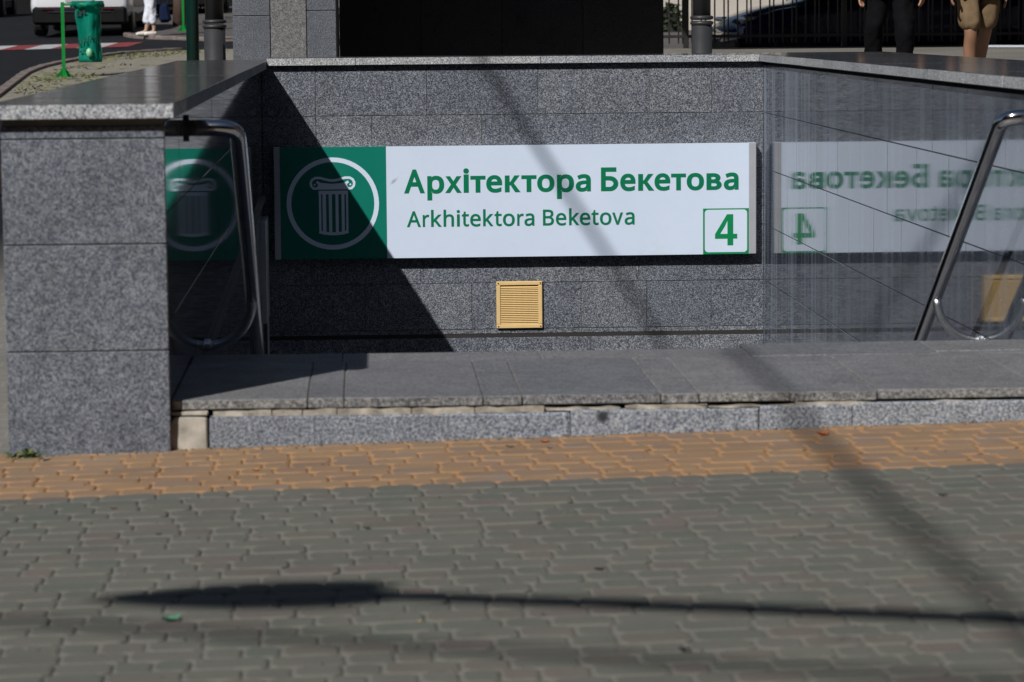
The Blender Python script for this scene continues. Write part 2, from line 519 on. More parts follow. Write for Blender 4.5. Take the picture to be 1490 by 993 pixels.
Y_BAND, Y_KERB = 10.285, 11.352
pav = strip('pavement', [(4.0, -6, 7), (6, -6, 7), (8, -6, 7), (Y_BAND, -6, 7)], M['sand'], -0.005, 26, 'grey block pavement in front of the stairs, bedded in sand')
nrow = 38
lay(pav, Y_BAND - nrow * ROW, nrow, lambda y: (-0.17 * y - 0.9, 0.27 * y + 0.9), M['paver_grey'], 300, 'outer_paving', 3)
band = strip('orange_paving_band', [(Y_BAND, -6, 7), (Y_KERB - .5, -6, 7), (Y_KERB + 0.06, -6, 7)], M['sand_orange'], -0.005, 26, 'orange band of blocks along the foot of the granite step')
lay(band, Y_BAND + 0.002, 9, lambda y: (-0.17 * y - 0.5, 0.27 * y + 0.5), M['paver_orange'], 300, 'outer_paving', 5)

# ground left of the parapet, seen as a thin sliver
strip('side_band', [(22.9, -9, -1.5), (24.4, -9, -1.5), (25.9, -9, -1.5)], M['sand_orange'], 0.012, 8, 'orange paving strip crossing the pavement left of the parapet')

# ------------------------------------------------------------------ granite step at the head of the stairs
XL, XR = -0.746, 3.0            # inner faces of the side walls
step = tag(empty('granite_step', (0, 11.35, 0)), 'low granite step along the open front of the stairwell, above the orange paving', 'step')
def at_step(o):
    o.location = Vector(o.location) - Vector((0, 11.35, 0)); return o
ZT = 0.185
def topped(x0, x1, y0, y1, dz=0.0, t=0.04):
    return at_step(slab(step, x0, x1, y0, y1, ZT - t + dz, ZT + dz, [M['step_front'], M['step_top']], 0.004, 'granite_slab', 0.0012, 1))
joints = [XL, -0.225, -0.085, 0.448, 0.598, 1.133, 1.28, 1.632, 1.972, 2.62, 3.3, 4.2]
fr = random.Random(11)
for a, b_ in zip(joints[:-1], joints[1:]):
    topped(a + .002, b_ - .002, 11.37 + fr.uniform(-.006, .004), 12.575, fr.uniform(-.0025, .0015), 0.038)
for a, b_ in zip([XL, -0.1, 0.75, 1.645], [-0.1, 0.75, 1.645, 1.645]):
    if b_ > a: topped(a + .002, b_ - .002, 12.579, 12.91, fr.uniform(-.002, .001), 0.04)
for a, b_ in zip([1.645, 2.45], [2.45, 3.3]):
    topped(a + .002, b_ - .002, 12.66 if a > 2 else 12.579, 13.055, 0.003, 0.04)
topped(2.452, 3.3, 12.579, 12.657, 0.0, 0.04)
ctop = lambda x: 0.112 + 0.0085 * (x + 0.6)
cj = [-0.605, 0.781, 1.511, 1.871, 3.2, 4.2]
for a, b_ in zip(cj[:-1], cj[1:]):
    at_step(slab(step, a + .003, b_ - .003, 11.352 + fr.uniform(-.004, .004), 11.62, -0.08, ctop((a + b_) / 2), M['curb'], 0.007, 'curb_stone', 0.0035))
def lump(x0, x1, y0, y1, z0, z1):
    bm = bmesh.new()
    bmesh.ops.create_cube(bm, size=1)
    bmesh.ops.subdivide_edges(bm, edges=[e for e in bm.edges if abs(e.verts[0].co.x - e.verts[1].co.x) > .5], cuts=max(2, int((x1 - x0) / .045)))
    for v in bm.verts:
        j = fr.uniform(-.006, .006) if v.co.y < 0 else 0
        v.co = Vector(((v.co.x + .5) * (x1 - x0), (v.co.y + .5) * (y1 - y0) + j, (v.co.z + .5) * (z1 - z0) + (fr.uniform(-.007, .001) if v.co.z > 0 and v.co.y < 0 else fr.uniform(-.006, .0) if v.co.y < 0 else 0)))
    me = bpy.data.meshes.new('mortar_lump'); bm.to_mesh(me); bm.free(); me.materials.append(M['mortar'])
    return link('mortar_lump', me, step, (x0, y0, z0))
# mortar bed between curb stones and slabs, cracked into lumps with gaps
x = XL + 0.16
while x < 4.1:
    L = fr.uniform(0.10, 0.34)
    gap = fr.choice([0.004, 0.006, 0.02, 0.05]) if x > 0.4 else 0.004
    zb, zt = ctop(x + L / 2) + .001, ZT - 0.041
    low = fr.choice([0, 0, 0, .006, .012]) if x > 0.45 else 0.0
    if zt - low - zb > 0.004:
        at_step(lump(x, x + L - gap, 11.362 + fr.uniform(-.008, .010), 11.6, zb, zt - low))
    x += L
at_step(slab(step, XL + .15, 4.1, 11.5, 11.62, ctop(0) + .03, ZT - .042, M['joint'], 0, 'mortar_bed'))
# pale stone filling the corner beside the end pillar
bm = bmesh.new()
vs = [(-0.775, 0, -0.03), (-0.608, 0, -0.03), (-0.609, 0, 0.118), (-0.655, 0, 0.121), (-0.735, 0, 0.122), (-0.752, 0, 0.100), (-0.772, 0, 0.045)]
lo = [bm.verts.new((a, 11.338 + (0.012 if k in (2, 4, 5) else 0), c)) for k, (a, _, c) in enumerate(vs)]
hi = [bm.verts.new((a, 11.6, c)) for a, _, c in vs]
bm.faces.new(lo); bm.faces.new(list(reversed(hi)))
for k in range(len(vs)):
    bm.faces.new((lo[k], hi[k], hi[(k + 1) % 7], lo[(k + 1) % 7]))
bmesh.ops.recalc_face_normals(bm, faces=bm.faces[:])
bmesh.ops.bevel(bm, geom=bm.edges[:], offset=0.006, segments=1, affect='EDGES')
me = bpy.data.meshes.new('corner_stone'); bm.to_mesh(me); bm.free(); me.materials.append(M['marble'])
at_step(link('corner_stone', me, step))['label'] = 'chipped pale beige filler stone'
at_step(slab(step, XL + .002, -0.607, 11.362, 11.6, 0.126, ZT - .043, M['mortar'], 0.003, 'mortar_lump', 0.002))

at_step(MB().box(XL + .003, 3.29, 11.40, 12.90, ZT - .036, ZT - .007).build('joint_mortar', M['joint'], step))
# the flight itself drops away behind the step
fl = MB()
n_st = 30
fl.box(XL + .01, XR - .01, 12.62, 12.905, -5.6, ZT - 0.045)
for k in range(n_st):
    y0 = 12.912 + k * 0.31
    fl.box(XL + .01, XR - .01, y0, y0 + 0.31, -5.6, ZT - 0.165 * (k + 1))
tag(fl.build('staircase', M['step_top']), 'granite stair flight going down into the station', kind='structure')

# ------------------------------------------------------------------ parapet walls
ZC0, ZC1 = 1.285, 1.342
def rows_on(parent, face, rows, mat, jt=0.0045, depth=0.03):
    """face(u0,u1,z0,z1,proud) -> slab; rows of (z0, z1, [u joints])"""
    pr = random.Random(len(rows) * 17 + int(rows[0][2][0] * 10))
    for z0, z1, us in rows:
        for a, b_ in zip(us[:-1], us[1:]):
            face(a + jt / 2, b_ - jt / 2, z0 + jt / 2, z1 - jt / 2, pr.uniform(-.0012, .0012))

# left wall (end pillar faces the camera)
XLo = -1.357
YF, YB = 11.30, 22.30
lw = tag(empty('parapet_wall', (-1.05, 11.3, 0)), 'left granite parapet whose end pillar faces the pavement, polished coping on top', 'wall')
def rel(o, e):
    o.location = Vector(o.location) - Vector(e.location); return o
rel(MB().box(XLo + .006, XL - .006, YF + .006, YB + .6, -5.5, ZC0 - .022).build('core', M['joint'], lw), lw)
for z0, z1 in ((-0.06, 0.385), (0.385, 0.79), (0.79, 1.188), (1.188, 1.238)):
    rel(slab(lw, XLo, XL - .0335 + .0335, YF, YF + .028, z0 + .002, z1 - .002, M['flamed'], 0.003), lw)
zrows = [(-5.3, -0.75), (-0.75, -0.35), (-0.35, 0.07), (0.07, 0.49), (0.49, 0.905), (0.905, 1.25)]
for k, (z0, z1) in enumerate(zrows):
    ys = [YF + .0305] + [YF + .45 * (1 + k % 2) + .9 * i for i in range(13) if YF + .45 * (1 + k % 2) + .9 * i < YB - .2] + [YB]
    for a, b_ in zip(ys[:-1], ys[1:]):
        pr = fr.uniform(-.0008, .0008)
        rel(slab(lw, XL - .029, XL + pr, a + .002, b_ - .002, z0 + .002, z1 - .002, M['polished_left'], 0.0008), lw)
    if z0 > -0.8 and k > 1:
        ys2 = [YF + .0305] + [YF + 1.0 * i for i in range(1, 11)] + [YB + .5]
        for a, b_ in zip(ys2[:-1], ys2[1:]):
            rel(slab(lw, XLo, XLo + .028, a + .002, b_ - .002, z0 + .002, z1 - .002, M['flamed'], 0.003), lw)
CT = [M['coping_front'], M['coping_top']]
CTS = [M['flamed'], M['coping_top']]
yc = [YF - .05, YF + .78] + [YF + .78 + .92 * i for i in range(1, 12)] + [YB + .62]
for a, b_ in zip(yc[:-1], yc[1:]):
    o = slab(lw, XLo - .045, XL + .04, a + .0015, b_ - .0015, 1.263 + fr.uniform(-.0008, .0008), 1.322 + fr.uniform(-.0008, .0008), CT if a < YF else CTS, 0.003, 'coping_stone', 0, 1)
    rel(o, lw)

# back wall
bw = tag(empty('parapet_wall', (1.13, 22.3, 0)), 'back granite wall across the stairwell that carries the white station sign', 'wall')
rel(MB().box(XL - .02, XR + .02, YB + .006, YB + .55, -5.5, ZC0 - .002).build('core', M['joint'], bw), bw)
brow = [(0.908, ZC0 - .004, [XL, -0.347, 0.48, 1.309, 2.142, 2.611, XR]),
        (0.49, 0.908, [XL, -0.347, 0.067, 0.886, 1.713, 2.559, XR]),
        (0.07, 0.49, [XL, -0.1, 0.7, 1.5, 2.3, XR]),
        (-0.352, 0.07, [XL, -0.4, 0.42, 1.24, 2.06, XR]),
        (-0.70, -0.352, [XL, 0.0, 0.80, 1.623, 2.116, 2.604, XR]),
        (-0.735, -0.70, [XL, 0.35, 1.3, 2.25, XR]),
        (-1.25, -0.762, [XL, 0.1, 0.9, 1.694, 2.515, XR]),
        (-1.75, -1.25, [XL, 0.4, 1.2, 2.0, XR]), (-5.3, -1.75, [XL, 1.1, XR])]
pr = random.Random(5)
for z0, z1, us in brow:
    for a, b_ in zip(us[:-1], us[1:]):
        rel(slab(bw, a + .002, b_ - .002, YB + pr.uniform(-.0012, .0012), YB + .028, z0 + .002, z1 - .002, M['back'], 0.002), bw)
rel(MB().box(XL, XR, YB + .003, YB + .029, -0.763, -0.734).build('groove', M['gap_shade'], bw), bw)
cx = [XL - .0, -0.048, 1.329, 2.714, XR + .0]
for a, b_ in zip(cx[:-1], cx[1:]):
    lo_ = a + (0.043 if a == XL else .002)
    hi_ = b_ - (0.036 if b_ == XR else .002)
    rel(slab(bw, lo_, hi_, YB - .046, YB + .6, ZC0 + fr.uniform(-.0008, .0008), ZC1 + fr.uniform(-.0008, .0008), CT, 0.003, 'coping_stone', 0, 1), bw)

# right wall
rw = tag(empty('parapet_wall', (3.5, 11.3, 0)), 'right granite parapet, polished inner face mirroring the sign and streaked with run-off', 'wall')
XRo = 3.98
rel(MB().box(XR + .0045, XRo - .006, YF + .006, YB + .6, -5.5, ZC0 - .026).build('core', M['joint'], rw), rw)
rel(MB().box(XR + .034, XRo - .034, YF + .034, YB + .59, ZC0 - .0255, ZC0 - .002).build('recess', M['gap_shade'], rw), rw)  # gap under the coping, its shade put into the dark colour
for k, (z0, z1) in enumerate(zrows):
    z1 = ZC0 - .024 if k == 5 else z1
    ys = [YF + .0305] + [YF + .3 + .45 * (k % 2) + .9 * i for i in range(13) if YF + .3 + .45 * (k % 2) + .9 * i < YB - .2] + [YB]
    for a, b_ in zip(ys[:-1], ys[1:]):
        prd = fr.uniform(-.0008, .0008)
        rel(slab(rw, XR + prd, XR + .029, a + .0025, b_ - .0025, z0 + .0025, z1 - .0025, M['polished'], 0.001), rw)
for z0, z1 in ((-0.02, 0.45), (0.45, 0.88), (0.88, ZC0 - .004)):
    rel(slab(rw, XR + .0305, XRo, YF, YF + .028, z0 + .002, z1 - .002, M['flamed'], 0.003), rw)
yc = [YF - .05] + [11.95 + .91 * i for i in range(0, 12)] + [YB + .62]
for a, b_ in zip(yc[:-1], yc[1:]):
    rel(slab(rw, XR - .034, XRo + .045, a + .002, b_ - .002, ZC0 + fr.uniform(-.001, .001), ZC1 + fr.uniform(-.001, .001), CT, 0.003, 'coping_stone', 0, 1), rw)

# ------------------------------------------------------------------ station sign
SY = 22.215                                    # front of the sign box
sign = tag(empty('station_sign', (1.13, SY, 0)), 'long white and green lightbox sign reading Архітектора Бекетова on the back wall', 'sign')
def on_sign(o):
    return rel(o, sign)
SXL, SXR, SZ0, SZ1 = -0.665, 2.934, -0.150, 0.684
on_sign(MB().box(SXL + .03, SXR - .03, SY + .006, YB - .002, SZ0 + .004, SZ1 - .004).build('box_frame', M['sign_cap'], sign))
on_sign(link('end_cap', bevel_box('end_cap', 0.046, 0.083, SZ1 - SZ0, 0.004, M['sign_cap']), sign, (SXL, SY - .001, SZ0)))
on_sign(link('end_cap', bevel_box('end_cap', 0.054, 0.083, SZ1 - SZ0, 0.004, M['sign_cap']), sign, (SXR - .054, SY - .001, SZ0)))
on_sign(MB().box(SXL + .047, 0.1685, SY, SY + .006, SZ0 + .001, SZ1 - .001).build('green_panel', M['sign_green'], sign))
wp = MB().box(0.1695, SXR - .055, SY, SY + .006, SZ0 + .001, SZ1 - .001)
def sign_sheet():
    mt, t, b, new, ln = nodes_of('white_sign_sheet_scuffed')
    pos = new('ShaderNodeNewGeometry').outputs['Position']
    d = new('ShaderNodeVectorMath'); d.operation = 'DISTANCE'
    mp = new('ShaderNodeMapping'); mp.inputs['Rotation'].default_value = (0, 0.7, 0); mp.inputs['Scale'].default_value = (1, 1, 1)
    sub = new('ShaderNodeVectorMath'); sub.operation = 'SUBTRACT'
    ln(pos, sub.inputs[0]); sub.inputs[1].default_value = (0.226, SY, 0.425)
    ln(sub.outputs[0], mp.inputs['Vector'])
    sc = new('ShaderNodeVectorMath'); sc.operation = 'MULTIPLY'; sc.inputs[1].default_value = (0.55, 0, 1.6)
    ln(mp.outputs[0], sc.inputs[0])
    ln_ = new('ShaderNodeVectorMath'); ln_.operation = 'LENGTH'
    ln(sc.outputs[0], ln_.inputs[0])
    dd = mth(t, 'ADD', ln_.outputs['Value'], mth(t, 'MULTIPLY', mth(t, 'SUBTRACT', noise(t, pos, 60, 3), 0.5), 0.03))
    col = ramp(t, noise(t, pos, 2.5, 5, 0.7), [(0.3, (0.66, 0.75, 0.895)), (0.7, (0.705, 0.795, 0.935))])
    col = mix(t, ramp(t, dd, [(0.008, 0.6), (0.024, 0.0)]), col, (0.25, 0.26, 0.29))
    rust = mth(t, 'MULTIPLY', ramp(t, noise(t, pos, 6, 4, 0.7), [(0.6, 0.0), (0.75, 1.0)]), 0.25)
    col = mix(t, rust, col, (0.62, 0.60, 0.56))
    ln(col, b.inputs['Base Color']); b.inputs['Roughness'].default_value = 0.35
    return mt
on_sign(wp.build('white_panel', sign_sheet(), sign))

GL = {"A":[[437,0,368,177,141,177,73,0,0,0,224,575,289,575,512,0],[282,415,274,438,263,473,255,500,247,468,238,438,230,415,165,241,346,241]],"r":[[269,438,295,437,301,436,308,435,314,434,319,433,310,368,287,372,281,373,275,373,270,374,264,374,252,373,240,371,228,368,217,363,206,358,195,351,186,343,176,334,168,324,161,313,154,301,149,289,144,275,141,261,139,245,139,229,139,0,68,0,68,430,126,430,134,351,137,351,144,363,152,374,161,385,170,395,180,404,191,413,202,420,214,426,227,431,240,435,254,437]],"k":[[138,291,138,284,138,276,137,267,137,257,135,221,138,221,152,240,172,264,189,285,326,430,409,430,235,246,421,0,336,0,187,200,138,158,138,0,68,0,68,609,138,609]],"h":[[139,431,139,423,138,415,138,407,138,399,135,370,140,370,147,381,155,391,164,400,174,407,185,414,196,420,208,425,221,429,233,433,247,435,260,437,273,437,298,436,321,433,342,428,360,421,377,411,391,400,403,386,413,370,421,351,426,330,430,306,431,280,431,0,361,0,361,275,359,299,355,321,348,338,338,353,324,364,308,372,288,377,265,379,242,377,222,374,204,368,189,360,177,350,166,338,157,324,150,308,145,289,142,269,139,246,139,222,139,0,68,0,68,609,139,609]],"i":[[139,430,139,0,68,0,68,430],[104,591,112,590,119,588,126,585,133,580,138,574,142,566,144,557,145,546,144,536,142,526,138,519,133,512,126,508,119,504,112,502,104,501,96,502,88,504,81,508,75,512,69,519,66,526,63,536,63,546,63,557,66,566,69,574,75,580,81,585,88,588,96,590]],"t":[[212,50,220,50,228,50,236,51,245,53,253,54,260,55,266,57,272,59,272,5,266,2,258,0,250,-2,240,-4,229,-6,219,-7,209,-8,200,-8,183,-7,167,-5,152,-1,138,4,124,11,112,20,101,31,91,44,84,60,78,79,75,100,74,125,74,375,13,375,13,409,75,437,103,528,144,528,144,430,269,430,269,375,144,375,144,127,146,108,149,93,155,79,163,69,173,60,185,54,198,51]],"e":[[234,438,261,436,286,432,308,424,329,414,348,401,364,385,378,367,390,346,399,323,406,299,410,272,411,244,411,201,117,201,120,167,127,137,139,111,154,90,174,74,197,62,224,55,254,52,274,53,293,54,310,56,327,60,343,64,359,69,375,75,392,82,392,20,376,13,359,8,343,3,327,-1,310,-4,292,-6,272,-8,251,-8,221,-6,194,-2,167,6,143,17,121,31,101,48,85,68,70,91,59,117,51,146,46,177,44,212,46,246,50,277,57,306,68,333,81,357,96,378,114,395,134,411,157,423,181,431,207,436],[233,380,209,378,188,372,170,362,154,348,140,330,130,309,123,285,119,257,338,257,337,275,335,292,331,307,326,322,320,334,312,346,303,356,292,364,280,371,266,376,251,379]],"o":[[442,216,441,190,438,165,434,142,428,121,420,101,411,82,400,66,388,51,374,37,359,25,342,15,324,7,305,0,285,-4,264,-7,241,-8,221,-7,200,-4,181,0,163,7,145,15,129,25,114,37,100,51,88,66,77,82,67,101,59,121,52,142,48,165,45,190,44,216,46,250,50,282,58,310,68,336,81,360,97,380,116,397,137,412,161,423,186,431,214,436,244,438,272,436,299,431,324,423,347,412,368,397,387,380,403,360,417,336,428,310,436,282,440,250],[117,216,118,191,120,169,125,147,130,128,138,110,147,95,159,82,172,71,187,62,203,56,222,52,243,51,264,52,282,56,299,62,314,71,327,82,339,95,348,110,356,128,361,147,366,169,368,191,369,216,368,240,365,263,361,284,355,303,348,320,338,335,327,348,314,359,299,367,282,374,263,377,242,379,212,376,185,368,164,354,147,335,134,311,124,284,119,252]],"a":[[231,437,268,435,299,428,326,418,347,403,364,383,376,358,383,328,385,293,385,0,334,0,320,61,317,61,307,50,298,40,288,30,279,22,268,15,258,9,246,3,234,-1,220,-4,206,-6,190,-8,172,-8,154,-7,136,-5,119,0,103,6,88,13,75,23,64,34,55,48,47,63,41,80,38,99,37,119,40,150,50,176,65,199,87,219,116,234,152,245,194,253,243,257,316,259,316,285,315,309,310,330,303,347,293,359,280,368,265,375,247,379,227,380,210,379,194,378,178,374,163,370,148,365,133,359,119,353,106,347,84,400,99,408,115,414,132,421,151,426,170,431,190,434,210,436],[252,208,215,205,184,200,159,192,141,182,127,170,118,155,112,138,110,119,111,102,115,87,122,75,132,66,144,58,157,53,172,50,188,49,215,51,238,56,260,66,279,79,295,96,306,117,313,142,315,172,315,210]],"B":[[241,573,292,571,336,565,373,555,404,541,428,522,445,497,455,467,459,431,458,414,456,399,452,384,446,371,439,358,431,347,421,337,409,328,396,320,382,313,367,308,350,304,350,300,367,297,384,292,400,286,415,279,429,271,441,261,452,249,461,236,468,221,474,203,477,184,478,163,476,138,472,115,464,93,454,74,441,57,425,42,406,29,385,19,362,11,337,5,309,1,279,0,78,0,78,573],[256,329,290,330,318,335,340,342,357,352,369,366,377,382,382,401,384,423,382,445,376,463,365,478,351,490,332,499,308,506,279,510,245,511,150,511,150,329],[150,269,150,61,265,61,301,63,330,68,354,78,371,91,384,107,394,125,399,145,401,168,400,183,398,197,394,210,388,221,380,232,370,241,358,249,344,256,327,262,307,266,285,268,260,269]],"v":[[163,0,0,430,75,430,167,176,180,137,184,126,187,116,190,106,193,96,196,86,198,78,200,70,201,63,204,63,206,70,208,78,211,87,214,96,217,106,220,117,224,127,227,138,241,176,332,430,407,430,244,0]],"4":[[443,130,359,130,359,0,291,0,291,130,17,130,17,190,286,576,359,576,359,193,443,193],[291,374,291,412,293,444,294,474,295,500,292,500,288,493,285,485,280,476,276,468,271,459,266,451,262,444,257,438,86,193,291,193]],"p":[[273,438,310,434,344,424,374,407,401,383,422,351,437,313,446,268,449,216,448,181,444,148,437,119,427,93,415,69,401,49,384,31,365,17,345,6,322,-2,298,-6,272,-8,256,-7,241,-6,227,-3,213,1,201,6,190,11,179,17,170,24,161,31,153,38,145,46,139,55,134,55,137,20,138,10,138,1,139,-8,139,-16,139,-192,68,-192,68,430,126,430,136,371,139,371,145,380,153,389,161,397,170,405,179,412,189,419,201,424,213,429,226,433,240,436,256,437],[260,379,239,377,221,374,204,369,190,362,178,353,167,342,158,328,152,313,146,295,142,275,140,254,139,229,139,216,139,190,142,167,145,145,150,126,157,109,165,93,176,80,188,70,203,61,220,55,239,52,261,51,280,52,297,56,312,63,326,72,338,84,348,98,357,113,364,131,369,150,373,171,375,193,376,217,374,252,369,283,360,310,348,334,331,354,311,367,288,376]],"x":[[170,220,22,430,102,430,213,268,322,430,402,430,253,220,410,0,330,0,213,172,94,0,14,0]]}
def polys(ch):
    return [[(s[i] / 1000, s[i + 1] / 1000) for i in range(0, len(s), 2)] for s in GL[ch]]
def arc(cx, cy, rx, ry, a0, a1, n=8):
    return [(cx + rx * math.cos(math.radians(a0 + (a1 - a0) * i / n)), cy + ry * math.sin(math.radians(a0 + (a1 - a0) * i / n))) for i in range(n + 1)]
# Cyrillic shapes the Latin set lacks (same em units, light weight; thickened below)
CY = {
    'т': [[(0.0, 0.43), (0.40, 0.43), (0.40, 0.335), (0.2625, 0.335), (0.2625, 0.0), (0.1375, 0.0), (0.1375, 0.335), (0.0, 0.335)]],
    'к': [[(0.0, 0.43), (0.13, 0.43), (0.13, 0.265), (0.15, 0.265), (0.265, 0.43), (0.405, 0.43), (0.245, 0.232), (0.43, 0.0), (0.28, 0.0), (0.155, 0.18), (0.13, 0.18), (0.13, 0.0), (0.0, 0.0)]],
    '4': [[(0.28, 0.0), (0.41, 0.0), (0.41, 0.14), (0.50, 0.14), (0.50, 0.24), (0.41, 0.24), (0.41, 0.65), (0.27, 0.65), (0.0, 0.235), (0.0, 0.14), (0.28, 0.14)], [(0.28, 0.24), (0.115, 0.24), (0.225, 0.405), (0.28, 0.52)]],
    'Б': [[(0.078, 0.575), (0.43, 0.575), (0.43, 0.512), (0.15, 0.512), (0.15, 0.345), (0.26, 0.345)] + arc(0.285, 0.172, 0.195, 0.173, 80, -80, 12) + [(0.26, 0.0), (0.078, 0.0)],
          [(0.15, 0.285), (0.25, 0.285)] + arc(0.27, 0.172, 0.135, 0.112, 80, -80, 10) + [(0.25, 0.06), (0.15, 0.06)]],
    'в': [[(0.068, 0.43), (0.22, 0.43)] + arc(0.235, 0.322, 0.135, 0.108, 80, -30, 8) + [(0.30, 0.232)] + arc(0.25, 0.12, 0.15, 0.12, 55, -85, 10) + [(0.068, 0.0)],
          [(0.138, 0.252), (0.22, 0.252)] + arc(0.225, 0.315, 0.075, 0.06, -80, 80, 8) + [(0.138, 0.376)],
          [(0.138, 0.054), (0.23, 0.054)] + arc(0.24, 0.124, 0.088, 0.072, -80, 80, 8) + [(0.138, 0.198)]],
}
def glyph_mesh(contours, off, dep, mat, name='letter'):
    cu = bpy.data.curves.new(name, 'CURVE')
    cu.dimensions = '2D'; cu.fill_mode = 'BOTH'; cu.extrude = dep; cu.offset = off
    for c in contours:
        sp = cu.splines.new('POLY')
        sp.points.add(len(c) - 1)
        for p, q in zip(sp.points, c):
            p.co = (q[0], q[1], 0, 1)
        sp.use_cyclic_u = True
    o = bpy.data.objects.new(name, cu)
    COL.objects.link(o)
    dg = bpy.context.evaluated_depsgraph_get()
    me = bpy.data.meshes.new_from_object(o.evaluated_get(dg))
    bpy.data.objects.remove(o); bpy.data.curves.remove(cu)
    me.name = name
    me.materials.clear(); me.materials.append(mat)
    return me
PX = lambda px: 0.303 + (px - 588.5) * 0.005137
def put_glyph(contours, off, xa, xb, za, zb, mat, proud=0.0035):
    """stand the glyph on the sign so that it fills xa..xb, za..zb"""
    me = glyph_mesh(contours, off, 0.5, mat)
    x0, x1 = min(v.co.x for v in me.vertices), max(v.co.x for v in me.vertices)
    y0, y1 = min(v.co.y for v in me.vertices), max(v.co.y for v in me.vertices)
    for v in me.vertices:
        v.co = Vector(((v.co.x - x0) / (x1 - x0) * (xb - xa), -v.co.z * proud, (v.co.y - y0) / (y1 - y0) * (zb - za)))
    me.flip_normals()
    bm = bmesh.new(); bm.from_mesh(me); bmesh.ops.recalc_face_normals(bm, faces=bm.faces[:]); bm.to_mesh(me); bm.free()
    return on_sign(link('letter', me, sign, (xa, SY, za)))
zb_, xh, cap = 0.333, 0.127, 0.177
big = [('A', 588, 618, 0, cap), ('p', 621.6, 646, -.054, xh + .002), ('x', 647.5, 671.4, 0, xh - .003), ('i', 674, 682, 0, .182), ('т', 684, 706, 0, xh - .002), ('e', 707, 730, -.002, xh + .002),
       ('к', 734, 756.8, 0, xh - .002), ('т', 758, 780, 0, xh - .002), ('o', 781, 806, -.002, xh + .002), ('p', 809.7, 834.5, -.054, xh + .002), ('a', 837, 859, -.002, xh + .002),
       ('Б', 873.8, 899, 0, cap), ('e', 901.8, 924, -.002, xh + .002), ('к', 928, 951.5, 0, xh - .002), ('e', 951.8, 974.7, -.002, xh + .002), ('т', 976, 997.7, 0, xh - .002), ('o', 998.8, 1024, -.002, xh + .002),
       ('в', 1027.7, 1050, 0, xh - .002), ('a', 1053, 1074.6, -.002, xh + .002)]
for ch, a, b_, z0, z1 in big:
    tilt = (a - 588) * 0.0000045 * 0
    put_glyph(CY[ch] if ch in CY else polys(ch), 0.0 if ch in 'тк' else 0.026, PX(a), PX(b_), zb_ + z0, zb_ + z1, M['sign_letter'])
z2 = 0.0815
for ch, a, b_, z0, z1 in [('A', 591.4, 611.7, 0, .118), ('r', 614.4, 623.8, 0, .091), ('k', 626.5, 642, 0, .127), ('h', 644.6, 659.7, 0, .127), ('i', 663.8, 668.4, 0, .124), ('t', 671, 681.4, -.001, .111), ('e', 683.2, 698.6, -.002, .093),
                          ('k', 702, 717, 0, .127), ('t', 718.5, 729, -.001, .111), ('o', 730.8, 748, -.002, .093), ('r', 751.5, 761, 0, .091), ('a', 762, 776.5, -.002, .093), ('B', 789, 805, 0, .119), ('e', 807.8, 823, -.002, .093),
                          ('k', 827, 842, 0, .127), ('e', 842.6, 858, -.002, .093), ('t', 859.7, 870, -.001, .111), ('o', 872, 888.8, -.002, .093), ('v', 889.8, 905.7, 0, .091), ('a', 908, 922.5, -.002, .093)]:
    put_glyph(polys(ch), 0.013, PX(a), PX(b_), z2 + z0, z2 + z1, M['sign_letter'])

def rrect(x0, x1, z0, z1, r, n=5):
    p = []
    for cx_, cz_, a in ((x1 - r, z1 - r, 0), (x0 + r, z1 - r, 90), (x0 + r, z0 + r, 180), (x1 - r, z0 + r, 270)):
        p += [(cx_ + r * math.cos(math.radians(a + 90 * i / n)), cz_ + r * math.sin(math.radians(a + 90 * i / n))) for i in range(n + 1)]
    return p
def flat(name, contours, mat, proud):
    me = glyph_mesh(contours, 0, 0.5, mat, name)
    for v in me.vertices:
        v.co = Vector((v.co.x, -v.co.z * proud, v.co.y))
    bm = bmesh.new(); bm.from_mesh(me); bmesh.ops.recalc_face_normals(bm, faces=bm.faces[:]); bm.to_mesh(me); bm.free()
    return on_sign(link(name, me, sign, (0, SY, 0)))
flat('number_plate', [[(2.533, -0.1485), (2.877, -0.1485), (2.877, 0.194), (2.533, 0.194)]], M['sign_number'], 0.003)
flat('number_field', [rrect(2.546, 2.864, -0.134, 0.184, 0.025)], M['sign_white'], 0.006)
put_glyph(CY['4'], 0.0, PX(1040), PX(1072.5), -0.083, 0.150, M['sign_number'], 0.009)
rc = (-0.230, 0.263)
flat('ring', [arc(rc[0], rc[1], 0.343, 0.343, 0, 352.5, 47), arc(rc[0], rc[1], 0.3085, 0.3085, 0, 352.5, 47)], M['sign_white'], 0.004)
# Ionic column emblem, drawn in its own 993-unit square
ec = lambda x, y: (rc[0] + (x - 491) * 0.000931, rc[1] - (y - 507) * 0.000931)
def ribbon(pts, wd):
    pts = [Vector(ec(*p)) for p in pts]
    L, R_ = [], []
    for i, p in enumerate(pts):
        d = (pts[min(i + 1, len(pts) - 1)] - pts[max(i - 1, 0)]).normalized()
        nrm = Vector((-d.y, d.x)) * wd * 0.000931 / 2
        L.append(tuple(p + nrm)); R_.append(tuple(p - nrm))
    return L + R_[::-1]
def box2(x0, x1, y0, y1):
    return [ec(x0, y0), ec(x1, y0), ec(x1, y1), ec(x0, y1)]
scroll_r = [(490, 322), (520, 320), (555, 311), (590, 301), (628, 301), (652, 315), (664, 340), (660, 366), (643, 384), (622, 388), (604, 378), (596, 358), (602, 341), (618, 332)]
scroll_l = [(981 - x, y) for x, y in scroll_r]
flat('emblem_scroll', [ribbon(scroll_r, 20)], M['sign_white'], 0.0041)
flat('emblem_scroll', [ribbon(scroll_l, 20)], M['sign_white'], 0.0043)
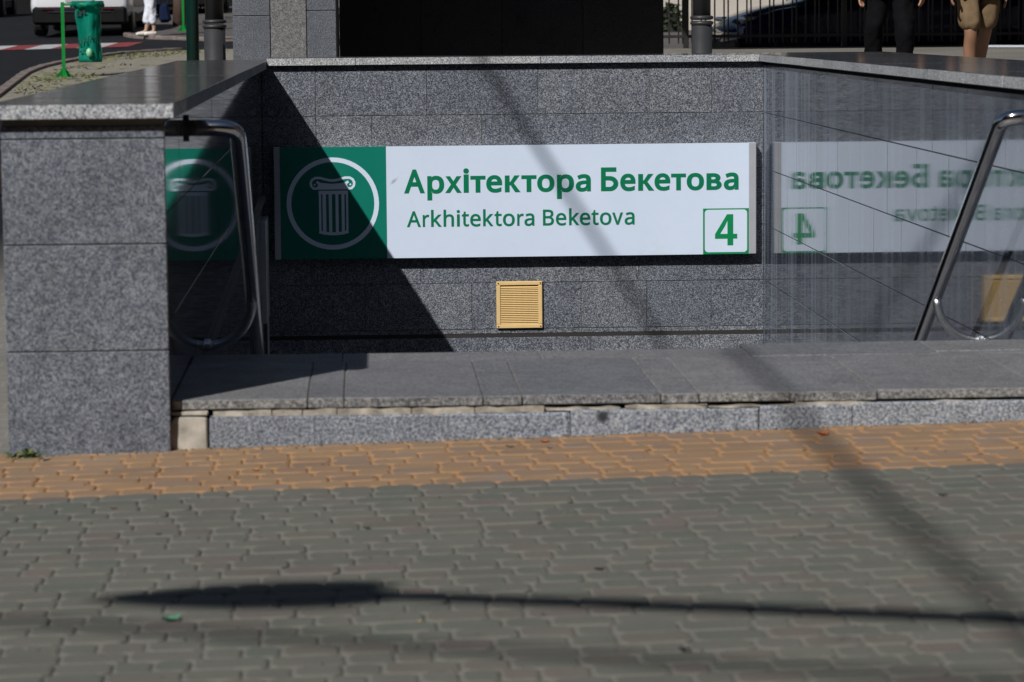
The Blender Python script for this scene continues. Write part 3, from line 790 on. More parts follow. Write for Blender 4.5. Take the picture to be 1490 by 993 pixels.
flat('emblem_capital', [[ec(*p) for p in ((382, 338), (430, 344), (490, 349), (550, 344), (596, 336), (592, 362), (603, 384), (611, 394), (372, 394), (379, 384), (390, 362))]], M['sign_white'], 0.0046)
for cx_ in (349, 633):
    flat('emblem_eye', [[ec(cx_ + 8 * math.cos(a * .785), 355 + 8 * math.sin(a * .785)) for a in range(8)]], M['sign_white'], 0.005)
flat('emblem_neck', [box2(378, 613, 404, 432)], M['sign_white'], 0.0044)
for a, b_ in ((380, 398), (409, 437), (459, 484), (512, 536), (560, 584), (596, 613)):
    flat('emblem_flute', [box2(a, b_, 431.5, 738)], M['sign_white'], 0.0042)
flat('emblem_base', [ribbon([(380, 730), (420, 742), (470, 748), (520, 748), (572, 742), (613, 730)], 24)], M['sign_white'], 0.0048)

# ------------------------------------------------------------------ vent grille
VX0, VX1, VZ0, VZ1 = 0.984, 1.328, -0.694, -0.340
vent = tag(empty('vent_grille', (1.156, 22.295, VZ0)), 'square cream metal vent grille with fine louvres under the sign', 'vent')
vr = lambda o: rel(o, vent)
vr(MB().box(VX0 + .02, VX1 - .02, 22.292, 22.297, VZ0 + .02, VZ1 - .02).build('backing', M['gap_shade'], vent))
for nm, (x0, x1, z0, z1) in {'frame_rail': (VX0, VX1, VZ1 - .03, VZ1), 'frame_rail_': (VX0, VX1, VZ0, VZ0 + .03), 'frame_stile': (VX0, VX0 + .03, VZ0 + .0305, VZ1 - .0305), 'frame_stile_': (VX1 - .03, VX1, VZ0 + .0305, VZ1 - .0305)}.items():
    vr(link(nm.rstrip('_'), bevel_box(nm, x1 - x0, 0.022, z1 - z0, 0.004, M['brass']), vent, (x0, 22.276, z0)))
lm = MB().add([(VX0 + .031, 0, 0), (VX1 - .031, 0, 0), (VX1 - .031, .012, .0085), (VX0 + .031, .012, .0085), (VX0 + .031, 0, -.0025), (VX1 - .031, 0, -.0025), (VX1 - .031, .012, .006), (VX0 + .031, .012, .006)],
              [(0, 1, 2, 3), (7, 6, 5, 4), (4, 5, 1, 0), (5, 6, 2, 1), (6, 7, 3, 2), (7, 4, 0, 3)]).mesh('louvre', M['brass'])
for k in range(21):
    vr(link('louvre', lm, vent, (0, 22.279, VZ0 + .0345 + k * 0.01365)))
sm = MB().lathe([(0.006, 0), (0.0045, 0.003)], 8).mesh('screw', M['iron'])
for x in (VX0 + .014, VX1 - .014):
    for z in (VZ0 + .014, VZ1 - .014):
        vr(link('screw', sm, vent, (x, 22.276, z), (math.pi / 2, 0, 0)))

# ------------------------------------------------------------------ handrails
def bend(pts, r, n=8):
    out = [Vector(pts[0])]
    for i in range(1, len(pts) - 1):
        p = Vector(pts[i]); a = (Vector(pts[i - 1]) - p).normalized(); c = (Vector(pts[i + 1]) - p).normalized()
        p0, p2 = p + a * r, p + c * r
        for k in range(n + 1):
            t = k / n
            out.append((1 - t) ** 2 * p0 + 2 * t * (1 - t) * p + t * t * p2)
    out.append(Vector(pts[-1]))
    return out
def handrail(wx, s, y0, z0, yb, label, y_br):
    e = tag(empty('handrail', (wx, y0, z0)), label, 'handrail', None)
    off = 0.215
    X = lambda d: s * d
    ang = math.tan(math.radians(31.6))
    ln_ = 9.2
    path = bend([(X(0.0), 0, 0), (X(off), 0.0, 0), (X(off), ln_, -ln_ * ang)], 0.085)
    MB().tube(path, 0.0345, 20).build('rail', M['chrome'], e, smooth=True)
    fl_ = MB().tube([(X(0.0), 0, 0), (X(0.012), 0, 0)], 0.056, 20)
    fl_.build('wall_flange', M['iron'], e, smooth=False)
    for k in range(5):
        yy = y_br + k * 1.75
        zr = -yy * ang
        zw = zr - 0.235
        arc_ = [(X(off - (off) * (1 - math.cos(q)) * 1.0), yy, zr - 0.02 - 0.215 * math.sin(q)) for q in [math.pi / 2 * i / 9 for i in range(10)]]
        arc_[-1] = (X(0.0), yy, zw)
        br = MB().tube(arc_, 0.022, 14).build('bracket', M['satin'], e, smooth=True)
        MB().tube([(X(0.0), yy, zw), (X(0.014), yy, zw)], 0.034, 16).build('bracket_flange', M['satin'], br)
    return e
handrail(XL, 1, 12.70, 1.175, 0, 'stainless steel handrail on the shaded left wall of the stairwell', 1.37)
handrail(XR, -1, 12.92, 1.178, 0, 'stainless steel handrail on the sunlit right wall of the stairwell', 1.47)

# slim cabinet far down the left wall
cab = tag(empty('wall_cabinet', (XL, 21.9, -0.56)), 'slim pale metal cabinet in the dark back left corner of the stairwell', 'cabinet')
MB().box(0.001, 0.035, -0.35, 0.35, 0, 0.735).build('door_panel', M['sign_cap'], cab)
MB().tube([(0.018, 0.3, 0), (0.018, 0.3, -1.2)], 0.012, 8).build('conduit', M['sign_cap'], cab)

# ------------------------------------------------------------------ litter and weeds
def leaf(label, px, py, size, col, rz, cat='leaf'):
    # ground point under the given spot
    mt = bpy.data.materials.get(col[0]) or plain(col[0], col[1], 0.7, 0, 0.25, 60)
    x, y = px, py
    z = terr(x, y) + 0.004
    n = 6
    size *= 0.62
    v, f = [], []
    for i in range(n + 1):
        t = i / n
        wd = math.sin(math.pi * (0.06 + 0.9 * t)) * 0.32
        lift = 0.22 * (abs(t - .5) ** 1.5)
        v += [((t - .5) * size, -wd * size, (lift + .12) * size), ((t - .5) * size, 0, lift * size), ((t - .5) * size, wd * size, (lift + .15) * size)]
    for i in range(n):
        a = i * 3
        f += [(a, a + 3, a + 4, a + 1), (a + 1, a + 4, a + 5, a + 2)]
    b = MB(); b.add(v, f)
    o = b.build('fallen_leaf' if cat == 'leaf' else 'litter_scrap', mt, None, (x, y, z), (0, 0, rz))
    return tag(o, label, cat, 'scraps and leaves lying on the paving')
ORG, RED, BRN, DRK, GRY, GRN, YEL = ('orange_leaf', (.62, .23, .03)), ('red_leaf', (.5, .12, .03)), ('brown_leaf', (.16, .10, .05)), ('dark_leaf', (.03, .028, .03)), ('grey_scrap', (.2, .2, .2)), ('green_scrap', (.07, .22, .13)), ('yellow_scrap', (.7, .5, .2))
leaf('small orange leaf on the orange band below the left end of the curb', -0.404, 10.729, 0.045, ORG, 0.4)
leaf('flat orange-red leaf on the orange band under the middle of the granite step', 0.673, 11.190, 0.055, RED, 0.1)
leaf('red-brown leaf on the orange band inside the diagonal shadow', 1.726, 11.137, 0.08, RED, 0.3)
leaf('dark curled leaf on the orange band at the foot of the end pillar', -1.207, 11.172, 0.06, GRY, 0.2)
leaf('dark scrap where the end pillar meets the pale corner stone', -0.769, 11.428, 0.05, DRK, 0)
leaf('green plastic scrap on the grey pavers below the lamp shadow', -0.538, 8.039, 0.09, GRN, 0.5)
leaf('bright yellow crumb on the grey pavers just under the thin shadow line', 0.135, 7.896, 0.022, YEL, 0)
leaf("small dark leaf on the grey pavers left of the lamp shadow's tip", -0.666, 9.425, 0.03, DRK, 0.3)
leaf("dark leaf on the grey pavers at the picture's lower middle", 0.797, 7.418, 0.05, DRK, 0)
leaf('dark leaf on the grey pavers between the thin shadow and the orange band', 0.670, 8.554, 0.045, DRK, 0.1)
leaf('dark leaf on the grey pavers above the lamp shadow', -0.006, 9.402, 0.04, DRK, 0.2)
leaf("grey leaf at the orange band's upper edge under the dark curb stain", 0.682, 11.042, 0.04, GRY, 0.6)
leaf('grey-brown leaf on the orange band right of the middle', 0.535, 11.095, 0.05, BRN, 0)
leaf('dark leaf on the grey pavers right beside the diagonal shadow', 1.892, 9.643, 0.05, DRK, 0)
leaf('brown leaf on the orange band left of the pale corner stone', -0.788, 11.526, 0.04, ORG, 0.8)
leaf('brown leaf on the green-grey pavers near the left picture edge', -0.853, 9.974, 0.035, BRN, 0.3)

def grit():
    b = MB(); rr = random.Random(12)
    for k in range(420):
        if k < 240:
            x = rr.uniform(-1.4, 2.6); y = 11.345 - abs(rr.gauss(0, .03)) if x > -.75 else 11.295 - abs(rr.gauss(0, .03))
        else:
            y = rr.uniform(7.2, 11.3); x = rr.uniform(-.13 * y, .24 * y)
        s = rr.uniform(.002, .006) * (1.6 if rr.random() < .08 else 1); z = terr(x, y) + .0025
        a = rr.uniform(0, 6.28); dx, dy = math.cos(a) * s, math.sin(a) * s
        b.add([(x + dx * 1.5, y + dy * 1.5, z), (x - dy, y + dx, z), (x - dx * 1.3, y - dy * 1.3, z), (x + dy, y - dx, z), (x + dx * .3, y, z + s)], [(0, 1, 4), (1, 2, 4), (2, 3, 4), (3, 0, 4)])
    tag(b.build('grit', M['grit']), 'crumbs of mortar and grit along the foot of the step and on the paving', kind='stuff')
M['grit'] = leaf_mat('grit', (.03, .027, .025), (.16, .14, .11))
grit()
def weed():
    e = tag(empty('weed', (-1.30, 11.27, terr(-1.3, 11.27))), 'small green weed with narrow leaves at the foot of the left end pillar', 'weed')
    rr = random.Random(4)
    b = [MB(), MB()]
    for k in range(30):
        a = rr.uniform(0, 2 * math.pi); L = rr.uniform(.025, .075); h = rr.uniform(.3, 1.0)
        d = Vector((math.cos(a), math.sin(a) * .5, h)).normalized(); sd = Vector((-math.sin(a), math.cos(a), 0)) * 0.006
        p0 = Vector((rr.uniform(-.05, .05), rr.uniform(-.02, .015), 0)); p1 = p0 + d * L * .6; p2 = p0 + d * L + Vector((0, 0, -.02))
        b[k % 2].add([p0 - sd, p0 + sd, p1 + sd * 1.4, p1 - sd * 1.4, p2], [(0, 1, 2, 3), (3, 2, 4)])
    tag(b[0].build('leaf_tuft', M['grass'], e), kind='stuff'); tag(b[1].build('leaf_tuft', M['foliage'], e), kind='stuff')
weed()

# ------------------------------------------------------------------ street lamp whose shadow lies on the pavement (stands left of the view)
def street_lamp():
    H = 7.0
    e = tag(empty('street_lamp', (-2.2, 0.92, -0.03)), 'tall street lamp whose arm and head throw the long shadow on the paving', 'street lamp')
    MB().lathe([(0.16, 0), (0.16, 0.1), (0.11, 0.14), (0.085, 1.2), (0.055, H + .1), (0.0, H + .15)], 20).build('pole', M['post_grey'], e, smooth=True)
    arm = [(0, 0, H - .02), (-0.47, .16, H), (-1.52, .535, H + .01), (-2.25, .80, H)]
    MB().tube(bend(arm, 0.25), 0.05, 10).build('arm', M['post_grey'], e, smooth=True)
    hd = MB()
    n, k = 12, 14
    for i in range(n + 1):
        t = i / n
        wd = 0.19 * (math.sin(math.pi * min(1, .04 + t * .68)) ** .75)
        c_ = Vector((-2.16 - 0.80 * (1 - t), .80 + .04 * (1 - t), H + .01))
        for j in range(k):
            q = 2 * math.pi * j / k
            hd.v.append((c_.x, c_.y + wd * math.cos(q), c_.z + wd * .42 * math.sin(q)))
    for i in range(n):
        for j in range(k):
            hd.f.append((i * k + j, i * k + (j + 1) % k, (i + 1) * k + (j + 1) % k, (i + 1) * k + j)); hd.mi.append(0)
    hd.f += [tuple(range(k)), tuple(n * k + j for j in reversed(range(k)))]; hd.mi += [0, 0]
    hd.build('lamp_head', M['post_grey'], e, smooth=True)
street_lamp()
def wire(name, label, pts, r):
    return tag(MB().tube(pts, r, 8).build(name, M['iron'], None, smooth=True), label, 'cable')
# a heavy overhead cable running along the stairwell, and a thin sagging wire across it
wire('overhead_cable', 'thick overhead cable running parallel to the stairwell, seen by its soft shadow', [(-5.21, -14 + 2.5 * i, 11.0) for i in range(17)], 0.029)
wire('overhead_wire', 'thin overhead wire slung across the pavement, seen by its faint shadow', [(-16.0 + 1.5 * i, -3.27 - .45 * (-16.0 + 1.5 * i + 8.56), 12.0 + 0.004 * (i - 6) ** 2) for i in range(16)], 0.026)

# ------------------------------------------------------------------ granite pavilion behind the stairwell
pv = tag(empty('granite_pavilion', (0.9, 26, 0)), 'dark granite pavilion behind the back wall with a sunlit pier and recess coloured near-black as shade', 'pavilion')
pvr = lambda o: rel(o, pv)
zg = 0.2
px0, px1 = -1.112, -0.215
pvr(MB().box(px0 + .02, px1 - .02, 26.03, 29.2, zg, 5.0).build('pier_core', M['joint'], pv))
for a, b_, mt, zz in ((px0, -0.785, 'pier', (zg, 1.66, 2.6, 3.6, 4.6)), (-0.785, -0.472, 'pier_warm', (zg, 2.2, 4.6)), (-0.472, px1, 'pier', (zg, 1.70, 2.65, 3.65, 4.6))):
    for z0, z1 in zip(zz[:-1], zz[1:]):
        pvr(slab(pv, a + .003, b_ - .003, 26.0 + (0.004 if mt == 'pier_warm' else 0), 26.029, z0 + .002, z1 - .002, M[mt], 0.004))
for i in range(4):
    for z0, z1 in ((zg, 1.68), (1.68, 2.62), (2.62, 3.62), (3.62, 4.6)):
        pvr(slab(pv, px1 - .019, px1, 26.0305 + i * .79, 26.0305 + i * .79 + .785, z0 + .002, z1 - .002, M['pier'], 0.003))
pvr(MB().box(px1 + .002, 2.94, 29.23, 29.8, zg, 5.0).build('recess_core', M['joint'], pv))
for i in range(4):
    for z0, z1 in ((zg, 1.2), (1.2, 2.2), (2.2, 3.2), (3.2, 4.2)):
        pvr(slab(pv, px1 + .002 + i * .79, px1 + .79 * (i + 1), 29.2, 29.229, z0 + .002, z1 - .002, M['recess_shade'], 0.003))
pvr(MB().box(-1.6, 3.3, 25.1, 30.3, 5.01, 5.5).build('roof_slab', M['concrete'], pv))  # unseen roof, its overhang placed to shade the recess

# ------------------------------------------------------------------ road, kerbs, verge, far pavement on the left
edge_pts = [(12, -6.5), (30, -4.75), (36, -4.45), (39.07, -4.60), (42.4, -4.76), (44.4, -4.70), (46.5, -4.38), (48.2, -3.9), (49.2, -3.0), (53.4, -2.6), (54.6, -3.3), (56.0, -4.2), (57.5, -4.55), (76, -4.6), (110, -4.6)]
rows = []
y = 12.0
def edge_at(y):
    for (a, xa), (b_, xb) in zip(edge_pts[:-1], edge_pts[1:]):
        if a <= y <= b_:
            return xa + (xb - xa) * (y - a) / (b_ - a)
    return -4.6
ysr = sorted(set([12 + i for i in range(98)] + [p[0] for p in edge_pts]))
rows = [(y, -60, edge_at(y)) for y in ysr]
road = strip('road', rows, M['asphalt'], 0.02, 30, 'dark asphalt road and side street at the upper left')
sd_ = strip('side_street', [(y, edge_at(y) - .01, 12) for y in (49.25, 50, 51, 52, 53, 53.36)], M['asphalt'], 0.017, 15, 'asphalt side street passing behind the gravel verge')
for k in range(9):
    x0 = -8.02 + k * 0.445
    b = MB()
    v = []
    for yy in (51.9, 52.5, 53.1, 53.9):
        sk = (yy - 51.9) * 0.06
        v += [(x0 + sk, yy, terr(x0 + sk, yy) + .028), (x0 + .445 + sk, yy, terr(x0 + .445 + sk, yy) + .028)]
    b.add(v, [(0, 1, 3, 2), (2, 3, 5, 4), (4, 5, 7, 6)])
    b.build('crossing_stripe', M['red_paint'] if k % 2 == 0 else M['white_paint'], road)
vrows = [(y, edge_at(y) + .12, 0.0 if y > 30.5 else -1.6) for y in ysr if 27 <= y <= 49.1]
verge = strip('verge', vrows, M['verge'], 0.05, 12, 'trodden gravel verge with dry grass beside the road')
# kerb stones along the verge
kp = [Vector((edge_at(yy), yy)) for yy in [34, 35, 36, 37, 38, 39, 40, 41, 42, 43, 44, 45, 45.8, 46.5, 47.1, 47.7, 48.2, 48.6, 48.95, 49.2]]
kb = tag(empty('verge_kerb', (-4.6, 42, 0)), 'weathered kerb stones curving round the gravel verge at the upper left', kind='structure')
for a, b_ in zip(kp[:-1], kp[1:]):
    d = b_ - a
    L = d.length
    mm = Matrix.Translation((a.x + 4.6, a.y - 42, terr(a.x, a.y) + .0)) @ Matrix.Rotation(math.atan2(d.y, d.x), 4, 'Z') @ Matrix.Rotation(-math.atan2(terr(b_.x, b_.y) - terr(a.x, a.y), L), 4, 'Y')
    me = bevel_box('kerb_stone', L - .01, 0.14, 0.19, 0.012, M['kerb'], 0.006)
    o = link('kerb_stone', me, kb)
    o.matrix_local = mm @ Matrix.Translation((0, -.13, -.1))
# grass: tufts scattered over the verge
gr_ = MB(); rr = random.Random(21)
for k in range(1100):
    yy = rr.uniform(33.5, 48.9)
    cl = math.sin(yy * 1.9) + math.sin(yy * .77 + 2)
    x0_ = edge_at(yy) + .2
    xx = x0_ + abs(rr.gauss(0, .7))
    if rr.random() > 0.35 + 0.3 * cl: continue
    z = terr(xx, yy) + .05
    for j in range(3):
        a = rr.uniform(0, 6.28); h = rr.uniform(.01, .04); wv = Vector((math.cos(a), math.sin(a), 0)) * rr.uniform(.01, .025)
        p = Vector((xx + rr.uniform(-.06, .06), yy + rr.uniform(-.06, .06), z)); q = p + Vector((rr.uniform(-.09, .09), rr.uniform(-.09, .09), h))
        gr_.add([p - wv, p + wv, q], [(0, 1, 2)])
tag(gr_.build('grass', M['grass']), 'dry tufts of grass on the gravel verge', kind='stuff')
# far pavement with a broken kerb
fr_rows = [(y, max(edge_at(y), -4.6) + .1, 14) for y in ysr if y >= 53.4 and y <= 84]
strip('far_pavement', fr_rows, M['far_walk'], 0.07, 12, 'raised far pavement beyond the side street')
fk = tag(empty('far_kerb', (-3.5, 54, 0)), 'crumbling reddish kerb at the corner of the far pavement', kind='structure')
kp = [Vector(p) for p in ((2.5, 53.35), (1.5, 53.36), (.5, 53.37), (-.5, 53.38), (-1.5, 53.39), (-2.5, 53.42), (-2.95, 54.0), (-3.35, 54.65), (-3.8, 55.3), (-4.2, 56.0), (-4.4, 56.8), (-4.55, 57.6), (-4.58, 58.6), (-4.6, 59.6), (-4.6, 60.6), (-4.6, 61.6))]
for a, b_ in zip(kp[:-1], kp[1:]):
    d = b_ - a
    o = link('kerb_stone', bevel_box('kerb_stone', d.length - .02, 0.16, 0.24, 0.02, M['kerb'], 0.012, seed=int(a.y * 10)), fk)
    o.matrix_local = Matrix.Translation((a.x + 3.5, a.y - 54, terr(a.x, a.y))) @ Matrix.Rotation(math.atan2(d.y, d.x), 4, 'Z') @ Matrix.Translation((0, -.16, -.15))

# ------------------------------------------------------------------ posts
def lamp_post(x, y, s, label):
    e = tag(empty('lamp_post', (x, y, terr(x, y))), label, 'lamp post', 'ringed grey lamp posts behind the stairwell')
    zr = 1.63 + 0.0
    h = 1.63 - terr(x, y)
    zr = h - .045
    MB().lathe([(0.17 * s, 0), (0.17 * s, .12), (0.107 * s, .16), (0.107 * s, zr - .02)], 28).build('base', M['post_grey'], e, smooth=True)
    MB().lathe([(0.093 * s, zr + .02), (0.088 * s, 3.2), (0.06 * s, 4.6)], 28).build('shaft', M['post_grey'], e, smooth=True)
    for dz in (-0.022, 0.026):
        MB().lathe([(0.09 * s, zr + dz - .022), (0.118 * s, zr + dz - .014), (0.122 * s, zr + dz), (0.118 * s, zr + dz + .012), (0.09 * s, zr + dz + .02)], 28).build('ring', M['post_grey'], e, smooth=True)
    ln_ = MB().lathe([(0.05, 4.6), (0.16, 4.65), (0.19, 5.0), (0.22, 5.02), (0.05, 5.25), (0.01, 5.4)], 16).build('lantern', M['post_grey'], e)
lamp_post(-1.46, 30.0, 1.0, 'grey lamp post with a double ring, left of the pavilion pier beside a green pole')
lamp_post(3.07, 27.0, 0.87, 'grey lamp post with double ring, right of the pavilion before the iron fence')
gp = tag(empty('green_pole', (-1.64, 29.3, terr(-1.64, 29.3))), 'plain dark green pole standing close to the left lamp post', 'pole')
MB().tube([(0, 0, 0), (0, 0, 3.4)], 0.062, 20, caps=True).build('tube', M['post_green'], gp, smooth=True)
MB().lathe([(0.1, 0), (0.1, .015), (0.066, .03)], 20).build('base_plate', M['post_green'], gp)

# ------------------------------------------------------------------ green bag stands
def bag_mat():
    mt, t, b, new, ln = nodes_of('translucent_green_bag')
    pos = new('ShaderNodeTexCoord').outputs['Object']
    ln(ramp(t, noise(t, pos, 5, 4, 0.65, 1, 1, .3), [(0.3, (0.0, 0.12, 0.08)), (0.55, (0.006, 0.23, 0.155)), (0.72, (0.03, 0.36, 0.26))]), b.inputs['Base Color'])
    b.inputs['Roughness'].default_value = 0.35
    b.inputs['Transmission Weight'].default_value = 0.25
    b.inputs['IOR'].default_value = 1.1
    return mt
M['bag'] = bag_mat()
M['print'] = plain('dark_bag_print', (0.003, 0.03, 0.025), 0.6)
def bag_stand(x, y, s, bag_h, bag_w, label, marks):
    e = tag(empty('bag_stand', (x, y, terr(x, y) + (.05 if y < 50 else .07))), label, 'litter bag stand')
    hh = 1.0 * s
    b = MB()
    b.box(-.022, .022, -.022, .022, 0.0, hh)
    b.build('post', M['stand_green'], e)
    f = MB()
    for q in range(4):
        a = q * math.pi / 2 + .5
        d = Vector((math.cos(a), math.sin(a), 0)); n_ = Vector((-d.y, d.x, 0)) * .004
        f.add([d * .02 - n_, d * .13 - n_, d * .02 - n_ + Vector((0, 0, .12)), d * .02 + n_, d * .13 + n_, d * .02 + n_ + Vector((0, 0, .12))], [(0, 1, 2), (5, 4, 3), (0, 3, 4, 1), (1, 4, 5, 2), (2, 5, 3, 0)])
    f.box(-.09, .09, -.09, .09, 0, .008)
    f.build('foot', M['stand_green'], e)
    cxb = 0.33
    MB().tube([(0.0, 0, hh - .03), (cxb - .19, 0, hh - .03)], .018, 8).build('arm', M['stand_green'], e)
    rg = [(cxb + .20 * math.cos(q * math.pi / 12), .20 * math.sin(q * math.pi / 12), hh - .03) for q in range(25)]
    MB().tube(rg, .014, 8, caps=False).build('hoop', M['stand_green'], e, smooth=True)
    n, k = 16, 40
    rb = random.Random(int(y))
    bg = MB()
    for i in range(n + 1):
        t = i / n
        z = hh - .01 - bag_h * t
        R = bag_w * (0.9 + .10 * t + .10 * math.sin(t * 5 + 1)) * (1 if t < .97 else .9)
        for j in range(k):
            q = 2 * math.pi * j / k
            r2 = R * (1 + .09 * math.sin(q * 5 + t * 2.2 + math.sin(t * 6)) * (0.35 + t) + .05 * math.sin(q * 11 + 1 + t * 4) + .035 * math.sin(q * 3 + t * 17) + rb.uniform(-.02, .02))
            bg.v.append((cxb + r2 * math.cos(q) + .03 * t, r2 * math.sin(q) * .8, z))
    for i in range(n):
        for j in range(k):
            bg.f.append((i * k + j, i * k + (j + 1) % k, (i + 1) * k + (j + 1) % k, (i + 1) * k + j)); bg.mi.append(0)
    bg.f.append(tuple(n * k + j for j in range(k))); bg.mi.append(0)
    bo = bg.build('bag', M['bag'], e, smooth=True)
    cf = MB()
    for i in range(4):
        z = hh + .015 - .022 * i - (0.015 if i else 0)
        for j in range(k):
            q = 2 * math.pi * j / k
            R = (.19, .212, .222, .205)[i] * (1 + .05 * math.sin(q * 9 + i) + .04 * math.sin(q * 5 + i))
            cf.v.append((cxb + R * math.cos(q), R * math.sin(q), z + (.018 * math.sin(q * 7) + .012 * math.sin(q * 13)) * (i > 0)))
    for i in range(3):
        for j in range(k):
            cf.f.append((i * k + j, i * k + (j + 1) % k, (i + 1) * k + (j + 1) % k, (i + 1) * k + j)); cf.mi.append(0)
    cf.build('bag_cuff', M['bag'], bo, smooth=True)
    if marks:
        pm = MB(); rm = random.Random(9)
        def stroke(u, z, du, dz, wd):
            r_ = bag_w * 1.12
            pts = [(u, z), (u + du, z + dz)]
            dv = Vector((du, dz)).normalized(); nn = Vector((-dv.y, dv.x)) * wd
            qd = [(pts[0][0] - nn.x, pts[0][1] - nn.y), (pts[1][0] - nn.x, pts[1][1] - nn.y), (pts[1][0] + nn.x, pts[1][1] + nn.y), (pts[0][0] + nn.x, pts[0][1] + nn.y)]
            pm.add([(cxb + a_, -.8 * math.sqrt(max(.001, r_ * r_ - a_ * a_)) - .004, z_) for a_, z_ in qd], [(0, 1, 2, 3)])
        for i in range(5):      # short slanting word near the bottom
            u = -.11 + i * .045; z = hh - bag_h * .72 + i * .016
            stroke(u, z, .004, .06, .008); stroke(u, z + (.058 if i % 2 else .0), .034, .012, .007)
        for i in range(3):      # bolder block near the top
            u = -.12 + i * .045; z = hh - bag_h * .24 + i * .014
            stroke(u, z, .004, .07, .012); stroke(u - .01, z + .035 * (i % 2), .04, .014, .011)
        for i in range(3):
            stroke(-.10 + i * .05, hh - bag_h * .84 + i * .012, .035, .01, .012)
        pm.build('bag_print', M['print'], bo)
        tr = MB(); tr.lathe([(0.01, 0), (0.035, .02), (.045, .06), (.035, .10), (.01, .12)], 12, 0, (cxb + .03, -.8 * bag_w * 1.08 - .012, hh - bag_h + .06))
        tr.build('trapped_bottle', M['paver_orange'] if False else plain('pale_green_bottle', (.25, .62, .35), .3), bo, smooth=True)
bag_stand(-4.03, 40.85, 1.01, 0.80, 0.165, 'bright green litter stand with a long printed green bag, on the verge by the road', True)
bag_stand(-3.42, 58.0, 0.98, 0.36, 0.15, 'distant green litter stand with a small bunched bag, on the far pavement', False)

# ------------------------------------------------------------------ unseen buildings added beside and behind the viewer to cut sky light
def block(x, y, dx, dy, h, rz, col, label):
    e = tag(empty('sky_blocker_building', (x, y, -1.5), rz), label, 'building')
    MB().box(0, dx, 0, dy, 0, h).build('wall', col, e)
    MB().box(-.3, dx + .3, -.3, dy + .3, h + .003, h + .5).build('cornice', M['concrete'], e)
    wv = bevel_box('window', 1.4, .1, 1.9, .02, M['car_glass'])
    for r in range(int(h // 3.3)):
        for c in range(int(dx // 3.2)):
            link('window', wv, e, (1 + c * 3.2, -.06, 1.9 + r * 3.3))
M['blocker_dark'] = plain('dark_blocker_wall', (.045, .038, .036), .9, 0, .2, 2)  # kept dark so the added buildings bounce little light
M['car_glass'] = plain('car_glass', (.012, .014, .016), .05)
block(-20, -32, 38, 10, 29, math.pi / 2, M['blocker_dark'], 'tall dark building added left of the viewer to cut sky light')
block(46, -15, 66, 10, 22, math.pi, M['blocker_dark'], 'dark building added behind the viewer to cut sky light')
block(24, 60, 75, 10, 24, -math.pi / 2, M['blocker_dark'], 'tall dark building added right of the viewer to cut sky light')

def leaf_mass(mb, rr, n, cx, cy, cz, rx, ry, rz_, size):
    for _ in range(n):
        while True:
            u = Vector((rr.uniform(-1, 1), rr.uniform(-1, 1), rr.uniform(-1, 1)))
            if .25 < u.length < 1: break
        p = Vector((cx + u.x * rx, cy + u.y * ry, cz + u.z * rz_))
        a = Vector((rr.gauss(0, 1), rr.gauss(0, 1), rr.gauss(0, 1))).normalized(); b_ = a.orthogonal().normalized()
        L = size * rr.uniform(.6, 1.3)
        mb.add([p - a * L, p + b_ * L * .5, p + a * L, p - b_ * L * .5], [(0, 1, 2, 3)])

# ------------------------------------------------------------------ iron fence, added shade canopy and wall at the upper right
def fence():
    y = 39.8
    e = tag(empty('iron_fence', (7.5, y, 0)), 'dark iron picket fence along the far side of the paved area, upper right', 'fence')
    pk = bevel_box('picket', .02, .02, 1.9, 0.004, M['iron'])
    k = 0
    x = 3.9
    while x < 12.5:
        o = link('picket', pk, e, (x - 7.5, 0, terr(x, y) + .06))
        x += 0.125 if k % 3 else 0.055
        k += 1
    for x in (4.28, 6.4, 8.42, 10.5, 12.5):
        link('post', bevel_box('post', .07, .07, 2.1, 0.006, M['iron']), e, (x - 7.5, -.02, terr(x, y)))
    for dz in (.14, 1.86):
        MB().add([(3.9 - 7.5, -.015, terr(3.9, y) + dz), (12.5 - 7.5, -.015, terr(12.5, y) + dz), (12.5 - 7.5, .035, terr(12.5, y) + dz), (3.9 - 7.5, .035, terr(3.9, y) + dz),
                  (3.9 - 7.5, -.015, terr(3.9, y) + dz + .04), (12.5 - 7.5, -.015, terr(12.5, y) + dz + .04), (12.5 - 7.5, .035, terr(12.5, y) + dz + .04), (3.9 - 7.5, .035, terr(3.9, y) + dz + .04)],
                 [(0, 3, 2, 1), (4, 5, 6, 7), (0, 1, 5, 4), (1, 2, 6, 5), (2, 3, 7, 6), (3, 0, 4, 7)]).build('rail', M['iron'], e)
fence()
cp = tag(empty('shade_canopy', (9, 46, 0)), 'dark canopy added behind the iron fence to cast deep shade', 'canopy')
cpr = lambda o: rel(o, cp)
cpr(MB().box(2.6, 17, 36.4, 52, 4.1, 4.3).build('roof', M['black'], cp))  # unseen roof added to put fence and car in shade
cpr(MB().box(7.2, 17, 50.5, 50.7, 0.4, 4.09).build('back_wall', M['black'], cp))  # black colour stands for the deep shade behind the fence
for x in (2.9, 16.8):
    for y in (40.6, 51.6):
        cpr(MB().box(x - .06, x + .06, y - .06, y + .06, 0.4, 4.09).build('post', M['iron'], cp))
bwl = tag(empty('plaster_wall', (6, 72, 0)), 'sunlit beige plaster wall glimpsed through the fence at the upper right', 'wall')
MB().box(-9, 8, 0, .4, 0.5, 7.0).build('wall_face', M['wall_beige'], bwl)
MB().box(-9.1, 8.1, -.06, .46, 7.005, 7.2).build('wall_cap', M['concrete'], bwl)

